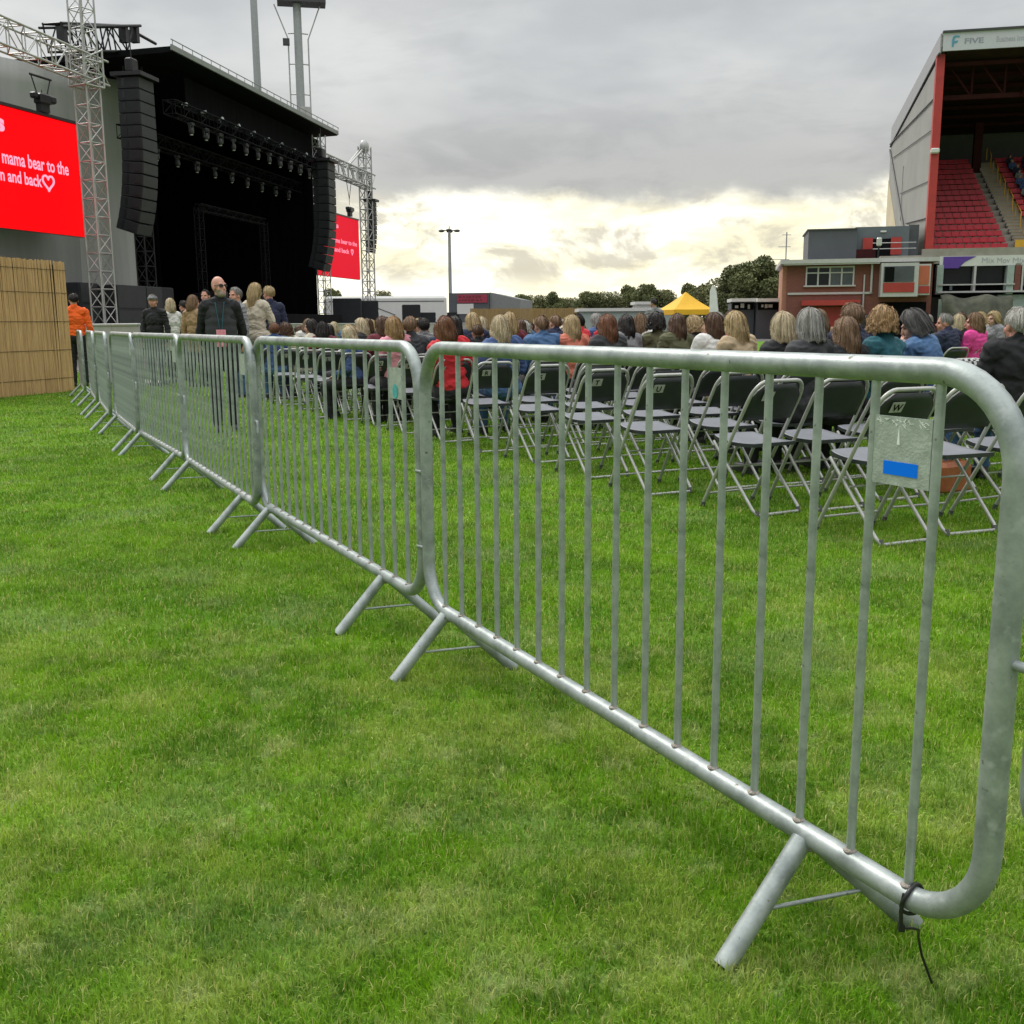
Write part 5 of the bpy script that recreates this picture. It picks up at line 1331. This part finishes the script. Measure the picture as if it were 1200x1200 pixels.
# ------------------------------------------------------------------ brick building and grandstand
F1 = Vector((.977, -.21, 0)).normalized(); F2 = Vector((.21, .977, 0)).normalized()
BW = Wall(at_y(1085, 330, 64.0), F1)
bb = thing('brick_building', 'two storey red brick clubhouse below the grandstand', 'building', BW.P, BW.rz)
def px_box(W_, u0, v0, u1, v1, y0, y1):
    """photo rectangle on the wall plane -> box between local depths y0 and y1"""
    um, vm = (u0+u1)/2, (v0+v1)/2
    a, _ = W_.sz(u0, vm); b, _ = W_.sz(u1, vm); _, zt = W_.sz(um, v0); _, zb = W_.sz(um, v1)
    return ((a+b)/2, (y0+y1)/2, (zt+zb)/2), (b-a, y1-y0, zt-zb)
def pbox(name, W_, u0, v0, u1, v1, y0, y1, m, parent, bev=0):
    c, s = px_box(W_, u0, v0, u1, v1, y0, y1); b = MB(); b.box(c, s, bev=bev); return b.build(name, m, parent)
a, _ = BW.sz(922, 340); c, _ = BW.sz(1092, 340); zr = BW.sz(975, 309)[1]
b = MB(); b.box(((a+c)/2, 4, zr/2), (c-a, 8, zr)); b.build('wall', M['brick'], bb)
b = MB(); b.box(((a+c)/2 - .1, 3.8, zr + .13), (c-a+.7, 8.8, .24)); b.build('roof', M['white_metal'], bb)
def window(u0, v0, u1, v1, parent, cols, glass, W_=BW, y=0.0, transom=None):
    cb, sb = px_box(W_, u0, v0, u1, v1, y - .06, y + .05)
    f = MB(); t_ = .09
    f.box((cb[0], y - .03, cb[2] + sb[2]/2 - t_/2), (sb[0], .12, t_)); f.box((cb[0], y - .05, cb[2] - sb[2]/2 + t_/2), (sb[0] + .2, .2, t_))
    for i in range(cols+1): f.box((cb[0] - sb[0]/2 + t_/2 + (sb[0]-t_)*i/cols, y - .03, cb[2]), (t_, .115, sb[2] - 2*t_))
    if transom: f.box((cb[0], y - .028, cb[2] + sb[2]*transom), (sb[0] - t_, .11, t_*.8))
    fo = f.build('window', M['white_metal'], parent)
    g = MB()
    for i in range(cols):
        x = cb[0] - sb[0]/2 + sb[0]*(i+.5)/cols; g.box((x, y - .005, cb[2]), (sb[0]/cols - .01, .05, sb[2] - .04), mi=0 if i < cols/2 else 1)
    g.build('pane', [M['glass'], glass], fo)
    return fo
window(944, 312, 1001, 336, bb, 4, M['glass_pale'], transom=.18)
pbox('band', BW, 923, 342.5, 1022, 345, -.08, -.002, M['white_metal'], bb)
pbox('gutter', BW, 918, 307, 1030, 310.5, -.55, -.42, M['white_metal'], bb)
b = MB(); x, z = BW.sz(1022, 310); _, z2 = BW.sz(1022, 343); b.bar((x, -.12, z), (x, -.12, z2), .07, n=8); x, z = BW.sz(1013, 322); b.bar((x, -.1, z), (x, -.1, 0), .05, n=8); b.build('drainpipe', M['white_metal'], bb)
pbox('awning', BW, 939, 352, 1006, 358, -.9, -.002, M['red_panel'], bb); pbox('shutter', BW, 942, 360, 1003, 400, -.06, -.003, M['red_panel'], bb)
pbox('side_quoin', BW, 916, 312, 923, 400, .3, 6, M['brick_pale'], bb)
pbox('passage_shade', BW, 1030, 354, 1084, 400, -.05, -.004, M['black'], bb)  # flat black panel painted in for the shade inside the passage
bay = pbox('bay', BW, 1030, 309, 1073, 348, -1.0, -.004, M['white_metal'], bb)
pbox('bay_panel', BW, 1032, 332, 1068, 343, -1.05, -1.003, M['red_panel'], bay); pbox('bay_glass', BW, 1033, 313, 1068, 331, -1.05, -1.003, M['glass_pale'], bay); pbox('bay_shade', BW, 1034, 314, 1045, 331, -1.07, -1.052, M['black'], bay)  # black plate on the bay glass is painted shade of an open pane
p2 = pbox('side_bay', BW, 1071, 310, 1088, 346, -.7, -.006, M['white_metal'], bb); pbox('side_panel', BW, 1074, 312, 1086.5, 334, -.75, -.703, M['orange_panel'], p2); pbox('side_panel', BW, 1074, 335.5, 1086.5, 344, -.75, -.703, M['red_panel'], p2)
# dark clad blocks on the roof
db = thing('plant_room', 'dark grey clad block on the brick building roof', 'building', BW.P, BW.rz)
pbox('wall', BW, 949, 267, 1007, 304.5, 1.5, 6.5, M['dark_clad'], db); pbox('roof_trim', BW, 948, 265.5, 1008, 267, 1.4, 6.6, M['dark_line'], db)
db2 = thing('stair_block', 'blue grey clad block with red doors beside the stand column', 'building', BW.P, BW.rz)
pbox('wall', BW, 1006, 262, 1071, 305, 2.0, 7.5, M['mid_clad'], db2); pbox('return_wall', BW, 1071, 259, 1084, 305, 2.4, 7.5, M['glass_pale'], db2)
pbox('opening_shade', BW, 1024, 277, 1050, 300, 1.9, 1.99, M['black'], db2); pbox('door', BW, 1049, 275, 1062, 296, 1.85, 1.98, M['red_panel'], db2); pbox('red_frame', BW, 1015, 276, 1027, 300, 1.85, 1.98, M['red_panel'], db2)  # black plate stands for the shade in the opening between the red doors
pbox('stair_flank', BW, 1005, 290, 1030, 304, 1.6, 1.84, M['red_dark'], db2)
b = MB()
for v in (283, 290): x0, z = BW.sz(1026, v); x1, _ = BW.sz(1078, v); b.bar((x0, 1.4, z), (x1, 1.4, z), .03, n=6)
b.build('handrail', M['alu'], db2)
pbox('ledge', BW, 1031, 300, 1094, 306, -.4, .9, M['concrete'], db2); pbox('light_fitting', BW, 1037, 267, 1044, 269, 1.9, 1.99, M['white'], db2)
fl = thing('floodlight', 'small white floodlight on the clubhouse roof corner', 'lamp', BW.pt(BW.sz(1028, 300)[0], BW.sz(1028, 303)[1], .5), BW.rz)
b = MB(); b.bar((0, 0, 0), (0, 0, .7), .05, n=6); b.build('post', M['alu_dark'], fl); b = MB(); b.box((0, -.06, .95), (.30, .2, .50), bev=.06); b.build('lamp_head', M['lens'], fl)

# grandstand -- local x along the front, y backwards
GP = at_y(1092, 290, 66.0)
GW = Wall((GP.x, GP.y), F1)
gs = thing('grandstand', 'red seated football grandstand with white roof fascia', 'grandstand', GW.P, GW.rz)
zf1, zf0 = GW.sz(1104, 42)[1], GW.sz(1104, 63)[1]
GL, GD = 26.0, 19.0
zback = 15.9
sfx, _ = GW.sz(1103, 52)
xs = sfx                        # near end of the roof
fa = MB(); fa.box((xs + GL/2, -.6, (zf0+zf1)/2), (GL, .12, zf1-zf0)); fa.build('fascia', M['fascia'], gs)
tr = MB(); tr.box((xs + GL/2, -.62, zf1 + .05), (GL + .1, .3, .12)); tr.build('fascia_trim', M['dark_line'], gs)
ro = MB(); ro.prism([(-.53, zf1 - .05), (GD, zback), (GD, zback - .3), (-.53, zf0 + .25)], xs - .05, xs + GL, axis='x'); ro.build('roof', M['roof_side'], gs)
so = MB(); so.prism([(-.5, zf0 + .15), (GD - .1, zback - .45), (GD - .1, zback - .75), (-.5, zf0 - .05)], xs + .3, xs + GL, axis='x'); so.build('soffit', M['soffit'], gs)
rs_ = MB(); rs_.prism([(-.55, zf0 - .05), (-.55, zf1), (GD, zback + .05), (GD, zback - 1.3)], xs - .14, xs - .06, axis='x'); rs_.build('roof_side', M['roof_side'], gs)
rl = MB(); rl.bar((xs - .16, -.55, zf0 - .1), (xs - .16, GD, zback - 1.38), .07, n=6); rl.build('roof_side_trim', M['dark_line'], gs)
cl = MB(); cl.bar((.0, 0, 2.0), (.0, 0, zf0 - .02), .42, .42, n=4, smooth=False)
cl = MB(); cl.box((xs + .02, .1, zf0/2), (.46, .5, zf0 - .1)); cl.build('column', M['red_steel'], gs)
cq = at_y(1137, 180, 80.5); cx_ = (Vector((cq.x, cq.y, 0)) - GW.P).dot(F1)
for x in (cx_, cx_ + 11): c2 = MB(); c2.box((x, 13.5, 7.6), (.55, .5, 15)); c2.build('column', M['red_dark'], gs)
# gable cladding with dark joints
gz0 = 5.2
gc = MB(); gc.prism([(.4, gz0), (.4, zf0 - .4), (GD, zback - 1.42), (GD, gz0)], xs - .12, xs - .02, axis='x'); gc.build('gable_cladding', M['clad'], gs)
gw = MB(); gw.prism([(8.5, 4.2), (GD - 4.5, 8.6), (GD + .02, 12.0), (GD + .02, 4.2)], xs - .17, xs - .13, axis='x'); gw.build('translucent_panel', M['clad_warm'], gs)
gj = MB()
def gbar(y0, z0, y1, z1, r=.05): gj.bar((xs - .19, y0, z0), (xs - .19, y1, z1), r, n=6)
gbar(GD, zback - 1.6, 6.5, gz0 + .3, .07); gbar(.5, 14.4, GD, 15.0 - .3 - 0.0, .05); gbar(.5, 12.6, GD*.9, 13.4, .03); gbar(.5, 7.4, 8.5, 7.8, .05); gbar(.5, 9.6, 12, 10.2, .03)
for y in (11.2,): gbar(y, gz0 + 3, y, 12, .02)
gj.build('cladding_joint', M['clad_joint'], gs)
# trusses under the roof
tb = MB(); zc = GW.sz(1150, 117)[1]
tb.box((xs + GL/2, 2.2, zc + .6), (GL, .25, .28))
for i in range(14):
    x = xs + .4 + i*1.9; tb.bar((x, 2.2, zc + .6), (x, 2.2, zc + 3.2), .09, n=5); tb.bar((x, 2.2, zc + 3.2), (x + 1.9, 2.2, zc + .6), .09, n=5)
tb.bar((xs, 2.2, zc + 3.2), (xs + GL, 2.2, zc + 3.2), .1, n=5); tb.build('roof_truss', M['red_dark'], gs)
pu = MB()
for i in range(7): y = 1 + i*2.4; zz = zf0 - .2 + (zback - .8 - zf0 + .2)*(y + .5)/(GD + .5); pu.box((xs + GL/2, y, zz - .12), (GL - .6, .18, .22))
for i in range(3): x = xs + 6.2 + i*6.5; pu.bar((x, .2, zf0 - .2), (x - 1.0, 2.0, zc + .5), .16, n=6)
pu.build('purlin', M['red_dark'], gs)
bw = MB(); bw.box((xs + GL/2, GD - .15, zback/2 - .2), (GL, .2, zback - .45)); bw.build('back_wall', M['stand_back'], gs)
# terrace steps and seats
z_f = GW.sz(1140, 291)[1]; NR = 16; tread, rise = .90, .46
te = MB(); prof = [(0, z_f - .5)]
for i in range(NR): prof += [(i*tread, z_f - .42 + i*rise), ((i+1)*tread, z_f - .42 + i*rise)]
prof += [(NR*tread, z_f - .85), (0, z_f - .85)]
te.prism(prof[1:], xs + .05, xs + GL, axis='x'); te.build('terrace', M['concrete'], gs)
sx1 = GW.sz(1190, 285)[0]
def seat_mb(mb, x, i):
    y, z = i*tread + .32, z_f - .42 + i*rise
    mb.box((x, y, z + .40), (.47, .40, .06)); mb.box((x, y + .20, z + .56), (.465, .06, .30), rot=(-.15, 0, 0)); mb.box((x, y + .05, z + .19), (.08, .1, .38))
big = MB(); cnt = 0; proto_seat = MB(); seat_mb(proto_seat, 0, 0); psm = proto_seat.mesh('seat', [M['seat_red']])
allseats = []
for i in range(NR):
    x = xs + .45
    while x < sx1 - .2: allseats.append((x, i)); x += .50
    x = sx1 + 1.65
    while x < xs + GL - .3: allseats.append((x, i)); x += .50
for (x, i) in allseats:
    if cnt < 98 and x < sx1:
        o = link('seat', psm, gs); o.location = (x, i*tread, i*rise); cnt += 1
    else: seat_mb(big, x, i)
o = big.build('seats', M['seat_red'], gs); o['kind'] = 'stuff'
# aisle stair with yellow nosing and rails
ai = MB(); ye = MB()
for i in range(NR*2): 
    y, z = i*tread/2, z_f - .42 + i*rise/2
    ai.box((sx1 + .9, y + tread/4, z + .05), (1.15, tread/2 - .01, .22)); ye.box((sx1 + .9, y + .02, z + .168), (1.15, .09, .016))
ai.build('stair', M['concrete'], gs); ye.build('stair_nosing', M['yellow'], gs)
fy = MB(); fy.box((sx1 + .9, -.06, z_f - .1), (1.9, .1, 1.1)); fy.build('stair_gate', M['yellow'], gs)
hr = MB()
for k in range(6): y = 1 + k*2.4; z = z_f + y/tread*rise - .3; hr.tube([(sx1 + 1.0, y, z), (sx1 + 1.0, y, z + .95), (sx1 + 1.0, y + 1.5, z + .95 + .8), (sx1 + 1.0, y + 1.5, z + .8)], .035, 6)
hr.build('stair_rail', M['yellow'], gs)
# front parapet, banners and the glazed box under the deck
pa_ = MB(); pa_.box((xs + GL/2, -.15, z_f - .45), (GL + .8, .35, .9)); pa_.build('parapet', M['concrete'], gs)
fb = thing('hospitality_box', 'glazed pale green hospitality box with purple banner under the stand', 'building', GW.P, GW.rz)
def gbox(name, u0, v0, u1, v1, y0, y1, m, parent=None): return pbox(name, GW, u0, v0, u1, v1, y0, y1, m, parent or fb)
gbox('interior_shade', 1094, 308, 1300, 347, .3, .5, M['black']); gbox('post', 1095.5, 311, 1103, 345, -.6, .2, M['pale_green']); gbox('post', 1177, 311, 1185, 345, -.6, .2, M['pale_green']); gbox('post', 1139, 311, 1141.5, 343, -.5, .2, M['white_metal']); gbox('brick_pier', 1187, 309, 1194, 341, -.4, .25, M['brick']); gbox('post', 1195, 309, 1197, 341, -.45, .2, M['white_metal'])  # black sheet behind the glazing is painted shade of the unlit room
gbox('glazing', 1103, 311, 1140, 334, .05, .1, M['glass']); gbox('glazing', 1142, 311, 1177, 334, .05, .1, M['glass']); gbox('glazing', 1198, 311, 1300, 334, .05, .1, M['glass_pale']); gbox('rail', 1097, 333, 1186, 334.5, -.7, -.62, M['white_metal']); gbox('sill', 1096, 340.5, 1300, 342.5, -.75, .1, M['white_metal'])
gbox('curtain', 1114, 315, 1117, 340, .12, .2, M['mid_clad'])
ban = gbox('banner', 1100, 299, 1300, 311, -.40, -.34, M['white']); 
cb, sb = px_box(GW, 1100, 299, 1300, 311, -.40, -.34); c2, s2 = px_box(GW, 1104, 300, 1140, 311, 0, 0)
pm = MB(); xl, xr = c2[0]-s2[0]/2, c2[0]+s2[0]/2; zt_, zb_ = cb[2]+sb[2]/2 - .03, cb[2]-sb[2]/2 - .12
pm.prism([(xl, zb_), (xl, zt_), (xr + .1, zt_), (xl + (xr-xl)*.7, zt_ - .33), (xl + (xr-xl)*.5, zb_)], -.43, -.405, 'y'); pm.build('banner_print', M['purple'], ban)
for s, u in (('Mix', 1148), ('Mov', 1166), ('Mix', 1184)):
    x, z = GW.sz(u, 308.5); place_text(s, .46, M['logo_pale'], ban, (x, -.41, z), (1, 0, 0), (0, 0, 1), .003, 0, width=.72)
cv = thing('covered_dugout', 'grey green tarpaulin covered dugout in front of the stand', 'dugout', GW.P - F2*2.2, GW.rz)
b = MB(); n, k = 40, 10; x0, _ = GW.sz(1092, 360); x1, _ = GW.sz(1172, 360); vs = []; fs = []
for i in range(n+1):
    f = i/n; x = x0*.97 + (x1-x0)*f
    for j in range(k+1):
        g_ = j/k; top = 2.55 + .25*noise.noise(Vector((x*.9, 1, 0))) ; z = top*math.sin(g_*PI/2); y = -.2 - 1.5*math.cos(g_*PI/2) + .22*math.sin(x*3.1 + g_*3) + .22*noise.noise(Vector((x*1.4, g_*3, 4)))
        vs.append((x, y, z))
for i in range(n):
    for j in range(k): a = i*(k+1)+j; fs.append((a, a+k+1, a+k+2, a+1))
b.add(vs, fs, 0, True); o = b.build('cover', M['tarp'], cv); so = o.modifiers.new('thickness', 'SOLIDIFY'); so.thickness = .04
b = MB(); b.box(((x0+x1)/2, .1, 1.2), (x1-x0, .1, 2.4)); b.build('back_panel', M['pale_green'], cv)
gbox('lower_wall', 1166, 345, 1300, 400, -.3, .2, M['pale_green'])
# fascia lettering: leaf shaped F mark, then the words
x, z = GW.sz(1112, 59); x2, zt_ = GW.sz(1122, 45)
hgt = zt_ - z; lg = MB(); kx = (x2-x)
def lpoly(pts): lg.prism([(x + p[0]*kx, z + p[1]*hgt) for p in pts], -.68, -.665, 'y')
lpoly([(.10, .02), (.34, .10), (.36, .55), (.42, .78), (.60, .86), (1.05, .84), (.95, 1.0), (.45, 1.02), (.16, .92), (.05, .6)]); lpoly([(.37, .36), (.62, .36), (.80, .46), (.86, .58), (.40, .56)])
lg.build('logo_mark', M['logo'], gs)
x, z = GW.sz(1127, 54.5); xb, _ = GW.sz(1149, 53); _, z2 = GW.sz(1127, 48.5); place_text('FIVE', abs(z2-z)/.7, M['logo_grey'], gs, (x, -.665, z), (1, 0, 0), (0, 0, 1), .004, .012, width=xb-x)
x, z = GW.sz(1164, 52.5); xb, _ = GW.sz(1186, 51); _, z2 = GW.sz(1164, 46); place_text('Business', abs(z2-z)/.7, M['logo_pale'], gs, (x, -.665, z), (1, 0, 0), (0, 0, 1), .004, .006, width=xb-x)
x, z = GW.sz(1188, 51.0); xb, _ = GW.sz(1197, 50); place_text('int', abs(z2-z)/.7*.97, M['logo_pale'], gs, (x, -.665, z), (1, 0, 0), (0, 0, 1), .004, .006, width=xb-x)
cc = MB(); q = GW.sz(1086, 178); cc.box((xs - .02, -.28, q[1]), (.5, .35, .3), bev=.06); cc.build('camera_unit', M['white'], gs)
# a few spectators high in the stand
n_ = 0
for i in (14, 13, 12, 11, 10, 9, 8, 7, 6):
    for j in range(3):
        x = sx1 + 2.3 + j*.9 + R.uniform(-.1, .1)
        p = GW.P + F1*x + F2*(i*tread + .35) + Vector((0, 0, z_f - .42 + i*rise)); u, v = proj(p + Vector((0, 0, .8)))
        if u > 1204: continue
        n_ += 1
        person(R.choice(['sit_m', 'sit_f', 'sit_m_l']), p, GW.rz + PI, 'spectator seated high in the grandstand beyond the stair, %s from the top' % ORD[n_], R.choice(['short', 'bob']), R.choice(['brown', 'dark', 'grey']), R.choice(['black', 'navy', 'blue', 'grey']), 'black', 1, 1, 'spectators up in the grandstand')
